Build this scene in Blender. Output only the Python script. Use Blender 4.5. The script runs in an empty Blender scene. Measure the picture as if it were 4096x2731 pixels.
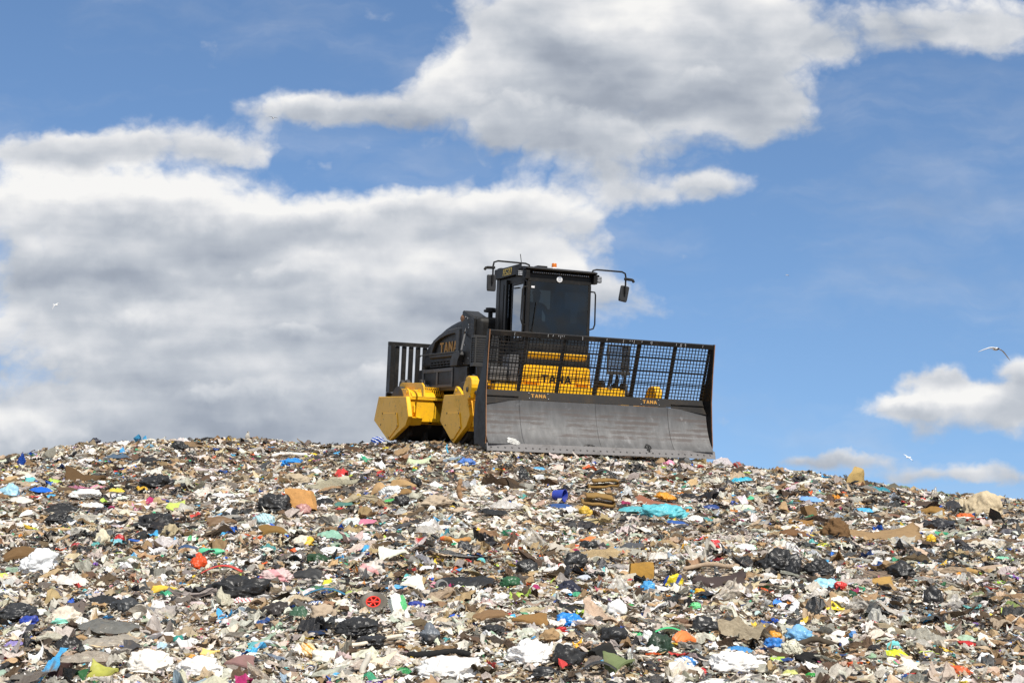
import bpy, bmesh, math, random
import numpy as np
from mathutils import Vector, Matrix
C = bpy.context.scene.collection
SC = bpy.context.scene
rad = math.radians

def hexlin(h):
    h = h.lstrip('#'); v = [int(h[i:i+2], 16) / 255 for i in (0, 2, 4)]
    return tuple((c / 12.92 if c <= .04045 else ((c + .055) / 1.055) ** 2.4) for c in v)

def tag(o, label=None, cat=None, group=None, kind=None):
    if label: o['label'] = label
    if cat: o['category'] = cat
    if group: o['group'] = group
    if kind: o['kind'] = kind
    return o

# ---------------------------------------------------------------- node helper
class NT:
    def __init__(s, tree): s.t = tree; s.n = tree.nodes; s.l = tree.links
    def new(s, typ, **kw):
        n = s.n.new(typ)
        for k, v in kw.items(): setattr(n, k, v)
        return n
    def put(s, sock, v):
        if hasattr(v, 'is_output') or isinstance(v, bpy.types.NodeSocket): s.l.new(v, sock)
        else: sock.default_value = v
    def math(s, op, a, b=0.0, c=0.0, clamp=False):
        n = s.new('ShaderNodeMath', operation=op, use_clamp=clamp)
        s.put(n.inputs[0], a); s.put(n.inputs[1], b); s.put(n.inputs[2], c); return n.outputs[0]
    def vec(s, op, a, b=(0, 0, 0), scale=None):
        n = s.new('ShaderNodeVectorMath', operation=op)
        s.put(n.inputs[0], a); s.put(n.inputs[1], b)
        if scale is not None: s.put(n.inputs['Scale'], scale)
        return n.outputs['Value'] if op in ('DOT_PRODUCT', 'LENGTH') else n.outputs[0]
    def noise(s, v, scale, detail=5, rough=.55, dist=0.0, out=0, typ='FBM', lac=2.0):
        n = s.new('ShaderNodeTexNoise', noise_type=typ)
        if v is not None: s.put(n.inputs['Vector'], v)
        n.inputs['Scale'].default_value = scale; n.inputs['Detail'].default_value = detail
        n.inputs['Roughness'].default_value = rough; n.inputs['Distortion'].default_value = dist; n.inputs['Lacunarity'].default_value = lac
        return n.outputs[out]
    def mix(s, f, a, b, blend='MIX'):
        n = s.new('ShaderNodeMix', data_type='RGBA', blend_type=blend)
        s.put(n.inputs[0], f); s.put(n.inputs[6], a if not isinstance(a, tuple) or len(a) == 4 else (*a, 1)); s.put(n.inputs[7], b if not isinstance(b, tuple) or len(b) == 4 else (*b, 1))
        return n.outputs[2]
    def ramp(s, f, stops, interp='LINEAR'):
        n = s.new('ShaderNodeValToRGB'); n.color_ramp.interpolation = interp; e = n.color_ramp.elements
        while len(e) < len(stops): e.new(.5)
        for i, (p, c) in enumerate(stops):
            e[i].position = p; e[i].color = (*c, 1) if not isinstance(c, (int, float)) else (c, c, c, 1)
        s.put(n.inputs[0], f); return n.outputs[0]
    def smooth(s, v, a, b):
        n = s.new('ShaderNodeMapRange', interpolation_type='SMOOTHSTEP')
        s.put(n.inputs[0], v); n.inputs[1].default_value = a; n.inputs[2].default_value = b; return n.outputs[0]
    def bump(s, h, strength=.3, dist=.01):
        n = s.new('ShaderNodeBump'); n.inputs['Strength'].default_value = strength; n.inputs['Distance'].default_value = dist
        s.put(n.inputs['Height'], h); return n.outputs[0]

def newmat(name):
    m = bpy.data.materials.new(name); m.use_nodes = True
    nt = NT(m.node_tree); b = m.node_tree.nodes['Principled BSDF']
    return m, nt, b

def obcoord(nt): return nt.new('ShaderNodeTexCoord').outputs['Object']

# ---------------------------------------------------------------- mesh helper
class MB:
    def __init__(s): s.v = []; s.f = []; s.m = []
    def add(s, v, f, m=0):
        o = len(s.v); s.v += [tuple(p) for p in v]; s.f += [tuple(i + o for i in q) for q in f]; s.m += [m] * len(f); return s
    def box(s, x0, x1, y0, y1, z0, z1, m=0):
        v = [(x, y, z) for x in (x0, x1) for y in (y0, y1) for z in (z0, z1)]
        return s.add(v, [(0, 1, 3, 2), (4, 6, 7, 5), (0, 4, 5, 1), (2, 3, 7, 6), (0, 2, 6, 4), (1, 5, 7, 3)], m)
    def prism(s, pts, axis, a, b, m=0):
        """polygon pts extruded along axis from a to b. axis 'y': pts=(x,z); 'x': pts=(y,z); 'z': pts=(x,y)"""
        n = len(pts); mk = {'y': lambda p, t: (p[0], t, p[1]), 'x': lambda p, t: (t, p[0], p[1]), 'z': lambda p, t: (p[0], p[1], t)}[axis]
        v = [mk(p, a) for p in pts] + [mk(p, b) for p in pts]
        f = [tuple(range(n))[::-1], tuple(range(n, 2 * n))] + [(i, (i + 1) % n, n + (i + 1) % n, n + i) for i in range(n)]
        return s.add(v, f, m)
    def bar(s, p, q, w, h=None, up=(0, 0, 1), m=0):
        p, q = Vector(p), Vector(q); d = (q - p).normalized(); u = Vector(up)
        if abs(d.dot(u)) > .95: u = Vector((1, 0, 0))
        a = d.cross(u).normalized(); b = a.cross(d).normalized(); h = h or w
        c = [(-1, -1), (1, -1), (1, 1), (-1, 1)]
        v = [e + a * (i * w / 2) + b * (j * h / 2) for e in (p, q) for i, j in c]
        return s.add(v, [(3, 2, 1, 0), (4, 5, 6, 7), (0, 1, 5, 4), (1, 2, 6, 5), (2, 3, 7, 6), (3, 0, 4, 7)], m)
    def tube(s, pts, r, n=8, m=0, caps=True):
        pts = [Vector(p) for p in pts]; k = len(pts); rr = r if isinstance(r, (list, tuple)) else [r] * k
        v = []; prev = None
        for i, p in enumerate(pts):
            d = ((pts[min(i + 1, k - 1)] - p).normalized() + (p - pts[max(i - 1, 0)]).normalized())
            d = d.normalized() if d.length > 1e-6 else Vector((0, 0, 1))
            if prev is None: prev = d.orthogonal().normalized()
            a = (prev - d * prev.dot(d)).normalized(); prev = a; b = d.cross(a)
            v += [p + (a * math.cos(t) + b * math.sin(t)) * rr[i] for t in [2 * math.pi * j / n for j in range(n)]]
        f = [(i*n+j, i*n+(j+1) % n, (i+1)*n+(j+1) % n, (i+1)*n+j) for i in range(k-1) for j in range(n)]
        if caps: f += [tuple(range(n))[::-1], tuple(range((k-1)*n, k*n))]
        return s.add(v, f, m)
    def disc(s, c, r, axis, t, n=20, m=0):
        """short cylinder centred c along axis vector with thickness t"""
        c = Vector(c); a = Vector(axis).normalized()
        return s.tube([c - a * t / 2, c + a * t / 2], r, n, m)
    def lathe(s, prof, c=(0, 0, 0), n=20, m=0):
        k = len(prof)
        v = [(c[0] + r * math.cos(2*math.pi*j/n), c[1] + r * math.sin(2*math.pi*j/n), c[2] + z) for r, z in prof for j in range(n)]
        f = [(i*n+j, i*n+(j+1) % n, (i+1)*n+(j+1) % n, (i+1)*n+j) for i in range(k-1) for j in range(n)]
        return s.add(v, f, m)
    def build(s, name, mats, parent=None, bevel=0, smooth=False, seg=2):
        me = bpy.data.meshes.new(name); me.from_pydata(s.v, [], s.f)
        mats = mats if isinstance(mats, (list, tuple)) else [mats]
        for q in mats: me.materials.append(q)
        me.polygons.foreach_set('material_index', s.m)
        bm = bmesh.new(); bm.from_mesh(me); bmesh.ops.recalc_face_normals(bm, faces=bm.faces[:]); bm.to_mesh(me); bm.free()
        if smooth: me.polygons.foreach_set('use_smooth', [True] * len(me.polygons)); me.set_sharp_from_angle(angle=rad(38))
        o = bpy.data.objects.new(name, me); C.objects.link(o)
        if parent: o.parent = parent
        if bevel:
            b = o.modifiers.new('bevel', 'BEVEL'); b.width = bevel; b.segments = seg; b.limit_method = 'ANGLE'; b.angle_limit = rad(35)
        return o

def empty(name, loc=(0, 0, 0), mat=None):
    o = bpy.data.objects.new(name, None); C.objects.link(o); o.empty_display_size = .3
    if mat is not None: o.matrix_world = mat
    else: o.location = loc
    return o

# ---------------------------------------------------------------- camera, sun, sky
cam = bpy.data.objects.new('camera', bpy.data.cameras.new('camera')); C.objects.link(cam); SC.camera = cam
cam.location = (0, 0, 1.7); cam.rotation_euler = (rad(90 + 6.91), 0, 0)
cam.data.sensor_width = 36; cam.data.lens = 50; cam.data.clip_end = 20000; cam.data.clip_start = .1

SUN_EL, SUN_AZ = 50, 25            # sun to the right of and behind the camera
sd = Vector((math.sin(rad(SUN_AZ)) * math.cos(rad(SUN_EL)), -math.cos(rad(SUN_AZ)) * math.cos(rad(SUN_EL)), math.sin(rad(SUN_EL))))
sun = bpy.data.objects.new('sun', bpy.data.lights.new('sun', 'SUN')); C.objects.link(sun)
sun.data.energy = 4.6; sun.data.angle = rad(.53); sun.data.color = (1, .95, .87)
sun.rotation_euler = (-sd).to_track_quat('-Z', 'Y').to_euler()

W = bpy.data.worlds.new('World'); SC.world = W; W.use_nodes = True
nt = NT(W.node_tree); nt.n.clear()
sky = nt.new('ShaderNodeTexSky', sky_type='NISHITA', sun_disc=False)
sky.sun_elevation = rad(SUN_EL); sky.sun_rotation = rad(180 - SUN_AZ); sky.altitude = 0
sky.air_density = 1.0; sky.dust_density = .1; sky.ozone_density = 3.0

tcs = nt.new('ShaderNodeTexCoord').outputs['Generated']      # keep the pale horizon belt low: the sky near the hill is blue
nt.put(sky.inputs[0], nt.vec('ADD', nt.vec('MULTIPLY', tcs, (1, 1, .8)), (0, 0, .17)))
# the clouds: where each lies (u = x/y, v = z/y of the direction, north = +y) and how big
CLOUDS = """0.0108 0.3555 0.0612 0.0459 1.00
0.0964 0.3588 0.0918 0.0490 1.00
0.1787 0.3523 0.0582 0.0367 1.00
0.0768 0.3001 0.0979 0.0337 0.90
0.1712 0.2936 0.0459 0.0214 0.90
-0.0145 0.3066 0.0612 0.0275 0.90
0.0514 0.2662 0.0888 0.0178 0.85
-0.0931 0.2920 0.0551 0.0153 0.75
-0.1435 0.2927 0.0520 0.0135 0.62
-0.1780 0.2878 0.0367 0.0098 0.42
0.3214 0.3555 0.0643 0.0245 0.95
0.3559 0.3457 0.0275 0.0214 0.50
-0.3280 0.2646 0.0551 0.0168 0.90
-0.2590 0.2630 0.0551 0.0168 0.90
-0.1993 0.2598 0.0275 0.0116 0.80
-0.3485 0.2294 0.0673 0.0275 0.90
-0.2639 0.2199 0.0796 0.0245 0.90
-0.1732 0.2072 0.0796 0.0245 0.90
-0.0860 0.2135 0.0673 0.0214 0.90
-0.0175 0.2294 0.0398 0.0153 0.60
0.0293 0.2199 0.0612 0.0199 0.90
0.1450 0.2320 0.0291 0.0110 0.85
0.0950 0.2358 0.0337 0.0153 0.70
-0.3090 0.1724 0.0979 0.0337 1.00
-0.1786 0.1662 0.0979 0.0337 1.00
-0.0546 0.1662 0.0796 0.0337 1.00
0.0137 0.1819 0.0490 0.0275 0.80
-0.3069 0.1162 0.0979 0.0367 1.00
-0.1712 0.1100 0.0979 0.0367 1.00
-0.0666 0.1162 0.0673 0.0429 1.00
0.0198 0.1474 0.0520 0.0337 0.80
0.0694 0.1630 0.0275 0.0153 0.45
-0.2681 0.0608 0.1224 0.0275 1.00
-0.1304 0.0608 0.0918 0.0275 1.00
-0.0386 0.0669 0.0612 0.0275 0.80
0.2755 0.0715 0.0306 0.0110 1.00
0.3202 0.0776 0.0337 0.0129 0.90
0.3540 0.0792 0.0245 0.0153 0.90
0.3287 0.0592 0.0551 0.0122 0.80
0.2993 0.0927 0.0190 0.0104 1.30
0.3564 0.0992 0.0147 0.0129 1.00
0.2150 0.0409 0.0429 0.0061 0.75
0.2970 0.0287 0.0612 0.0073 0.75
0.3424 0.0211 0.0398 0.0080 0.60
0.1894 0.1240 0.0245 0.0067 0.35
0.1287 0.1882 0.0184 0.0073 0.35
-0.2298 0.3441 0.0275 0.0080 0.38
-0.1303 0.2534 0.0184 0.0073 0.42
-0.3605 0.3654 0.0337 0.0092 0.35
0.1452 0.0669 0.0122 0.0067 0.35
0.2384 0.3359 0.0275 0.0153 0.35
0.2742 0.3654 0.0184 0.0122 0.30
0.2516 0.0394 0.0367 0.0067 0.50
0.1002 0.1474 0.0214 0.0092 0.30
-0.3414 0.0546 0.0612 0.0214 1.00"""
SHADES = """-0.3366 0.2422 0.0796 0.0184 0.22
-0.2174 0.2294 0.0796 0.0168 0.30
-0.0987 0.2262 0.0673 0.0138 0.25
0.0169 0.2326 0.0612 0.0122 0.12
-0.0303 0.3261 0.0367 0.0337 0.22
0.1027 0.3555 0.1010 0.0138 0.14
0.1945 0.3523 0.0337 0.0184 0.10
-0.1499 0.2985 0.0612 0.0067 0.12
-0.3325 0.0623 0.0429 0.0107 0.30
-0.1509 0.1803 0.0367 0.0086 0.22
-0.2617 0.1474 0.0429 0.0080 0.16
-0.3255 0.1193 0.0367 0.0122 0.10
-0.0910 0.1007 0.0520 0.0122 0.12
-0.1470 0.1349 0.0459 0.0077 0.12
-0.0236 0.1787 0.0398 0.0092 0.12
0.2803 0.0776 0.0337 0.0067 0.25
0.3325 0.0776 0.0337 0.0086 0.25
-0.3027 0.1709 0.1010 0.0129 -0.27
-0.2225 0.1866 0.0796 0.0080 -0.15
-0.0983 0.1961 0.0582 0.0080 -0.12
-0.2908 0.0946 0.0704 0.0147 -0.22
-0.1897 0.1131 0.0673 0.0104 -0.17
-0.1275 0.0684 0.1010 0.0138 -0.22
-0.0452 0.1474 0.0612 0.0110 -0.14
-0.2128 0.0516 0.0918 0.0107 -0.15
0.0957 0.2952 0.0949 0.0153 -0.12
0.0514 0.2614 0.0796 0.0104 -0.17
0.0329 0.3326 0.0612 0.0122 -0.08
0.1814 0.3294 0.0582 0.0122 -0.11
-0.0553 0.2807 0.0367 0.0092 -0.09
0.0075 0.2072 0.0551 0.0080 -0.09
0.3132 0.0546 0.0582 0.0080 -0.19
0.3244 0.3523 0.0490 0.0122 -0.08"""
dirv = nt.new('ShaderNodeTexCoord').outputs['Generated']
sep = nt.new('ShaderNodeSeparateXYZ'); nt.put(sep.inputs[0], dirv)
yy = nt.math('MAXIMUM', nt.math('ABSOLUTE', sep.outputs[1]), .12)
cmb = nt.new('ShaderNodeCombineXYZ'); nt.put(cmb.inputs[0], nt.math('DIVIDE', sep.outputs[0], yy)); nt.put(cmb.inputs[1], nt.math('DIVIDE', sep.outputs[2], yy))
P0 = cmb.outputs[0]
w1 = nt.vec('SUBTRACT', nt.noise(P0, 13, 5, .6, out=1), (.5, .5, .5))
Pw = nt.vec('ADD', P0, nt.vec('MULTIPLY', w1, (.06, .042, 0)))
acc, grad, e = None, None, 0.0
sw = nt.new('ShaderNodeSeparateXYZ'); nt.put(sw.inputs[0], Pw)
def vmadd(a, b, c):
    n = nt.new('ShaderNodeVectorMath', operation='MULTIPLY_ADD'); nt.put(n.inputs[0], a); nt.put(n.inputs[1], b); nt.put(n.inputs[2], c); return n.outputs[0]
for row in CLOUDS.strip().splitlines():
    cu, cv, ru, rv, wt = map(float, row.split())
    cx = nt.new('ShaderNodeCombineXYZ'); nt.put(cx.inputs[0], sw.outputs[0]); nt.put(cx.inputs[1], sw.outputs[1]); nt.put(cx.inputs[2], e)   # z only chains the evaluation order
    q = vmadd(cx.outputs[0], (1 / ru, 1 / rv, 0), (-cu / ru, -cv / rv, 0))
    e = nt.math('EXPONENT', nt.math('MULTIPLY_ADD', nt.vec('DOT_PRODUCT', q, q), -1.0, math.log(wt)))
    acc = e if acc is None else nt.math('ADD', acc, e)
    ev = nt.new('ShaderNodeCombineXYZ'); nt.put(ev.inputs[1], e)
    grad = vmadd(q, ev.outputs[0], grad if grad is not None else (0, 0, 0))
away = nt.math('MAXIMUM', nt.smooth(nt.math('ABSOLUTE', sw.outputs[0]), .44, .7), nt.smooth(sw.outputs[1], .42, .6))   # clouds added over the unseen sky to whiten reflections and ambient light
acc = nt.math('MINIMUM', nt.math('MULTIPLY_ADD', away, .8, acc), 1.5)
PF = nt.vec('MULTIPLY', P0, (1, 1.5, 1))
fine = nt.noise(PF, 15, 8, .55)
soft = nt.noise(PF, 11, 3, .45)
soft2 = nt.noise(nt.vec('ADD', PF, (.010, .028, 0)), 11, 3, .45)
big = nt.noise(nt.vec('MULTIPLY', P0, (1, 1.8, 1)), 6, 3, .5)
PB = nt.vec('ADD', nt.vec('MULTIPLY', P0, (1, 1.3, 1)), nt.vec('SCALE', w1, scale=.035))
def puffs(v): return nt.math('ABSOLUTE', nt.math('MULTIPLY_ADD', nt.noise(v, 24, 5, .52), 2.0, -1.0))      # rounded heads with creases between them
bil, bil2 = puffs(PB), puffs(nt.vec('ADD', PB, (.004, .011, 0)))
d0 = nt.math('ADD', nt.math('MULTIPLY_ADD', bil, .85, acc), nt.math('MULTIPLY_ADD', fine, 1.05, nt.math('MULTIPLY_ADD', big, .35, -.86)))
alpha = nt.smooth(d0, .24, .92)
veil = nt.math('MULTIPLY', nt.smooth(nt.noise(nt.vec('MULTIPLY', Pw, (1, 3.2, 1)), 4.5, 5, .6), .44, .75), .26)     # thin high haze
alpha = nt.math('MAXIMUM', alpha, veil)
gs = nt.new('ShaderNodeSeparateXYZ'); nt.put(gs.inputs[0], grad)
# lit tops, grey undersides: less cloud above (towards the sun) = brighter
lit = nt.math('MULTIPLY_ADD', nt.math('SUBTRACT', soft, soft2), 1.1, nt.math('MULTIPLY_ADD', nt.math('SUBTRACT', bil, bil2), .26, nt.math('MULTIPLY', gs.outputs[1], .30)))
e = 0.0; shd = None                                         # sunlit crowns and grey undersides of the single clouds
for row in SHADES.strip().splitlines():
    cu, cv, ru, rv, wt = map(float, row.split())
    cx = nt.new('ShaderNodeCombineXYZ'); nt.put(cx.inputs[0], sw.outputs[0]); nt.put(cx.inputs[1], sw.outputs[1]); nt.put(cx.inputs[2], e)
    q = vmadd(cx.outputs[0], (1 / ru, 1 / rv, 0), (-cu / ru, -cv / rv, 0))
    e = nt.math('EXPONENT', nt.math('MULTIPLY', nt.vec('DOT_PRODUCT', q, q), -1.0))
    shd = nt.math('MULTIPLY_ADD', e, wt, shd if shd is not None else 0.0)
bands = nt.math('SUBTRACT', nt.noise(nt.vec('MULTIPLY', P0, (1, 6.5, 1)), 5.5, 4, .5, .12), .5)
thick = nt.smooth(d0, .7, 1.7)
t = nt.math('ADD', nt.math('ADD', nt.math('ADD', .70, shd), lit), nt.math('ADD', nt.math('MULTIPLY', bands, .62), nt.math('MULTIPLY', thick, -.16)))
FRONTS = """-0.1631 0.1699 0.0459 0.0122 1.00
-0.2613 0.1343 0.0612 0.0153 1.00
-0.3281 0.1069 0.0459 0.0138 1.00
-0.0909 0.0899 0.0704 0.0168 1.00
-0.1468 0.1240 0.0490 0.0104 0.90
-0.0297 0.1630 0.0459 0.0168 0.90
-0.3352 0.0546 0.0520 0.0147 1.10
-0.2075 0.0838 0.0520 0.0110 0.90
0.0231 0.2103 0.0459 0.0122 0.80
-0.2479 0.2040 0.0796 0.0153 0.80
0.0767 0.2791 0.0582 0.0110 0.80
0.1338 0.3163 0.0520 0.0138 0.80
0.0013 0.2904 0.0459 0.0138 0.80"""                                # nearer heads of cloud standing before the bank: bright tops, grey feet
e = 0.0; acc2 = None; g2 = None
for row in FRONTS.strip().splitlines():
    cu, cv, ru, rv, wt = map(float, row.split())
    cx = nt.new('ShaderNodeCombineXYZ'); nt.put(cx.inputs[0], sw.outputs[0]); nt.put(cx.inputs[1], sw.outputs[1]); nt.put(cx.inputs[2], e)
    q = vmadd(cx.outputs[0], (1 / ru, 1 / rv, 0), (-cu / ru, -cv / rv, 0))
    e = nt.math('EXPONENT', nt.math('MULTIPLY_ADD', nt.vec('DOT_PRODUCT', q, q), -1.0, math.log(wt)))
    acc2 = e if acc2 is None else nt.math('ADD', acc2, e)
    ev = nt.new('ShaderNodeCombineXYZ'); nt.put(ev.inputs[1], e)
    g2 = vmadd(q, ev.outputs[0], g2 if g2 is not None else (0, 0, 0))
s2 = nt.new('ShaderNodeSeparateXYZ'); nt.put(s2.inputs[0], g2)
head = nt.smooth(nt.math('ADD', acc2, nt.math('MULTIPLY_ADD', bil, .55, nt.math('MULTIPLY_ADD', fine, .7, -.52))), .40, .80)
up_ = nt.math('DIVIDE', s2.outputs[1], nt.math('ADD', acc2, .25))
t2 = nt.math('ADD', nt.math('MULTIPLY_ADD', up_, .42, .66), nt.math('ADD', nt.math('MULTIPLY', nt.math('SUBTRACT', bil, bil2), .3), nt.math('MULTIPLY', bands, .35)))
foot = nt.smooth(up_, -1.0, -.1)                               # their feet melt into the bank
hm = nt.new('ShaderNodeMix', data_type='FLOAT'); nt.put(hm.inputs[0], nt.math('MULTIPLY', nt.math('MULTIPLY', head, foot), .8)); nt.put(hm.inputs[2], t); nt.put(hm.inputs[3], t2); t = hm.outputs[0]
ccol = nt.ramp(t, [(.0, (.25, .28, .335)), (.28, (.34, .375, .435)), (.55, (.49, .52, .565)), (.8, (.68, .69, .71)), (1.0, (.86, .85, .83))])
skyc = nt.mix(1.0, sky.outputs[0], (.93, 1.03, 1.10), 'MULTIPLY')
col = nt.mix(nt.math('MULTIPLY', alpha, .97), skyc, nt.vec('SCALE', ccol, scale=1 / .12 * 1.0))
bg = nt.new('ShaderNodeBackground'); bg.inputs[1].default_value = .12; nt.put(bg.inputs[0], col)
W.cycles.sampling_method = 'MANUAL'; W.cycles.sample_map_resolution = 256
SC.cycles.max_bounces = 4; SC.cycles.diffuse_bounces = 3; SC.cycles.caustics_reflective = False; SC.cycles.caustics_refractive = False
out = nt.new('ShaderNodeOutputWorld'); nt.l.new(bg.outputs[0], out.inputs[0])
SC.view_settings.view_transform = 'Standard'; SC.view_settings.look = 'None'; SC.view_settings.exposure = .15; SC.view_settings.gamma = 1

# ---------------------------------------------------------------- numpy noise
def _hash(ix, iy, iz, seed):
    h = (ix * 374761393 + iy * 668265263 + iz * 2147483647 + seed * 974634777) & 0xFFFFFFFF
    h = ((h ^ (h >> 13)) * 1274126177) & 0xFFFFFFFF
    h = ((h ^ (h >> 16)) * 2246822519) & 0xFFFFFFFF
    return ((h ^ (h >> 15)) & 0xFFFF) / 65535.0

def vnoise(p, seed=0):
    p = np.asarray(p, float)
    i = np.floor(p).astype(np.int64); f = p - i
    f = f * f * f * (f * (f * 6 - 15) + 10)
    r = 0
    for dx in (0, 1):
        for dy in (0, 1):
            for dz in (0, 1):
                w = (f[..., 0] if dx else 1 - f[..., 0]) * (f[..., 1] if dy else 1 - f[..., 1]) * (f[..., 2] if dz else 1 - f[..., 2])
                r = r + w * _hash(i[..., 0] + dx, i[..., 1] + dy, i[..., 2] + dz, seed)
    return r * 2 - 1

def fbm(p, seed=0, octs=4, gain=.5):
    p = np.asarray(p, float); a, s, r = 1.0, 0.0, 0
    for k in range(octs):
        r = r + a * vnoise(p * 2.03 ** k + 7.3 * k, seed + k); s += a; a *= gain
    return r / s

def ridged(p, seed=0, octs=3, gain=.55):
    p = np.asarray(p, float); a, s, r = 1.0, 0.0, 0
    for k in range(octs):
        r = r + a * (1 - 2.2 * np.abs(vnoise(p * 1.97 ** k + 3.1 * k, seed + 11 + k))); s += a; a *= gain
    return r / s

# ---------------------------------------------------------------- the heap's surface
PY = [-3000, -60, 0, 4, 9, 12, 17, 21, 26.35, 30, 33.5, 36, 42, 60, 90, 3000]
PZ = [0, 0, 0, .05, .66, 1.03, 1.65, 2.14, 2.80, 3.05, 3.26, 3.32, 2.7, .4, -1.5, -2]
QX = [-3000, -40, -22, -14, -11.9, -10, -9, -8.3, -6.1, -4.4, -3.2, -1, 1, 3, 4.7, 6.1, 7.8, 9.9, 11.9, 16, 30, 3000]
QZ = [-3.2, -3.2, .5, 1.9, 2.33, 2.8, 3.08, 3.27, 3.33, 3.15, 3.22, 3.27, 3.10, 2.92, 2.74, 2.55, 2.27, 1.95, 1.7, 1.05, -1, -3.2]
def _pc(x, X, Z):            # monotone-ish smooth interpolation
    X = np.array(X, float); Z = np.array(Z, float)
    d = (Z[1:] - Z[:-1]) / (X[1:] - X[:-1])
    m = np.zeros(len(X)); m[1:-1] = np.where(d[1:] * d[:-1] > 0, 2 * d[1:] * d[:-1] / (d[1:] + d[:-1] + 1e-12), 0)
    i = np.clip(np.searchsorted(X, x) - 1, 0, len(X) - 2); h = X[i + 1] - X[i]; t = np.clip((x - X[i]) / h, 0, 1)
    return (2*t**3-3*t**2+1) * Z[i] + (t**3-2*t**2+t) * h * m[i] + (-2*t**3+3*t**2) * Z[i+1] + (t**3-t**2) * h * m[i+1]
def height(x, y, lumps=True):
    x = np.asarray(x, float); y = np.asarray(y, float)
    w = np.clip((y - 9) / 24.5, 0, 1); w = w * w * (3 - 2 * w) * (1 - np.clip((y - 45) / 40, 0, 1))
    z = _pc(y, PY, PZ) + (_pc(x, QX, QZ) - 3.22) * w
    if lumps:
        near = np.clip(1 - np.abs(x) / 60, 0, 1) * np.clip(1 - np.abs(y - 20) / 50, 0, 1)
        p = np.stack([x, y, x * 0], -1)
        flat = 1 - .75 * np.clip(1.3 - np.hypot((x - .4) / 3.6, (y - 30) / 5.5), 0, 1)
        z = z + near * flat * (.10 * fbm(p / 2.6, 3, 2) + .055 * fbm(p / .8, 9, 2) + .03 * fbm(p / .3, 15, 2))
    return z

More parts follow.
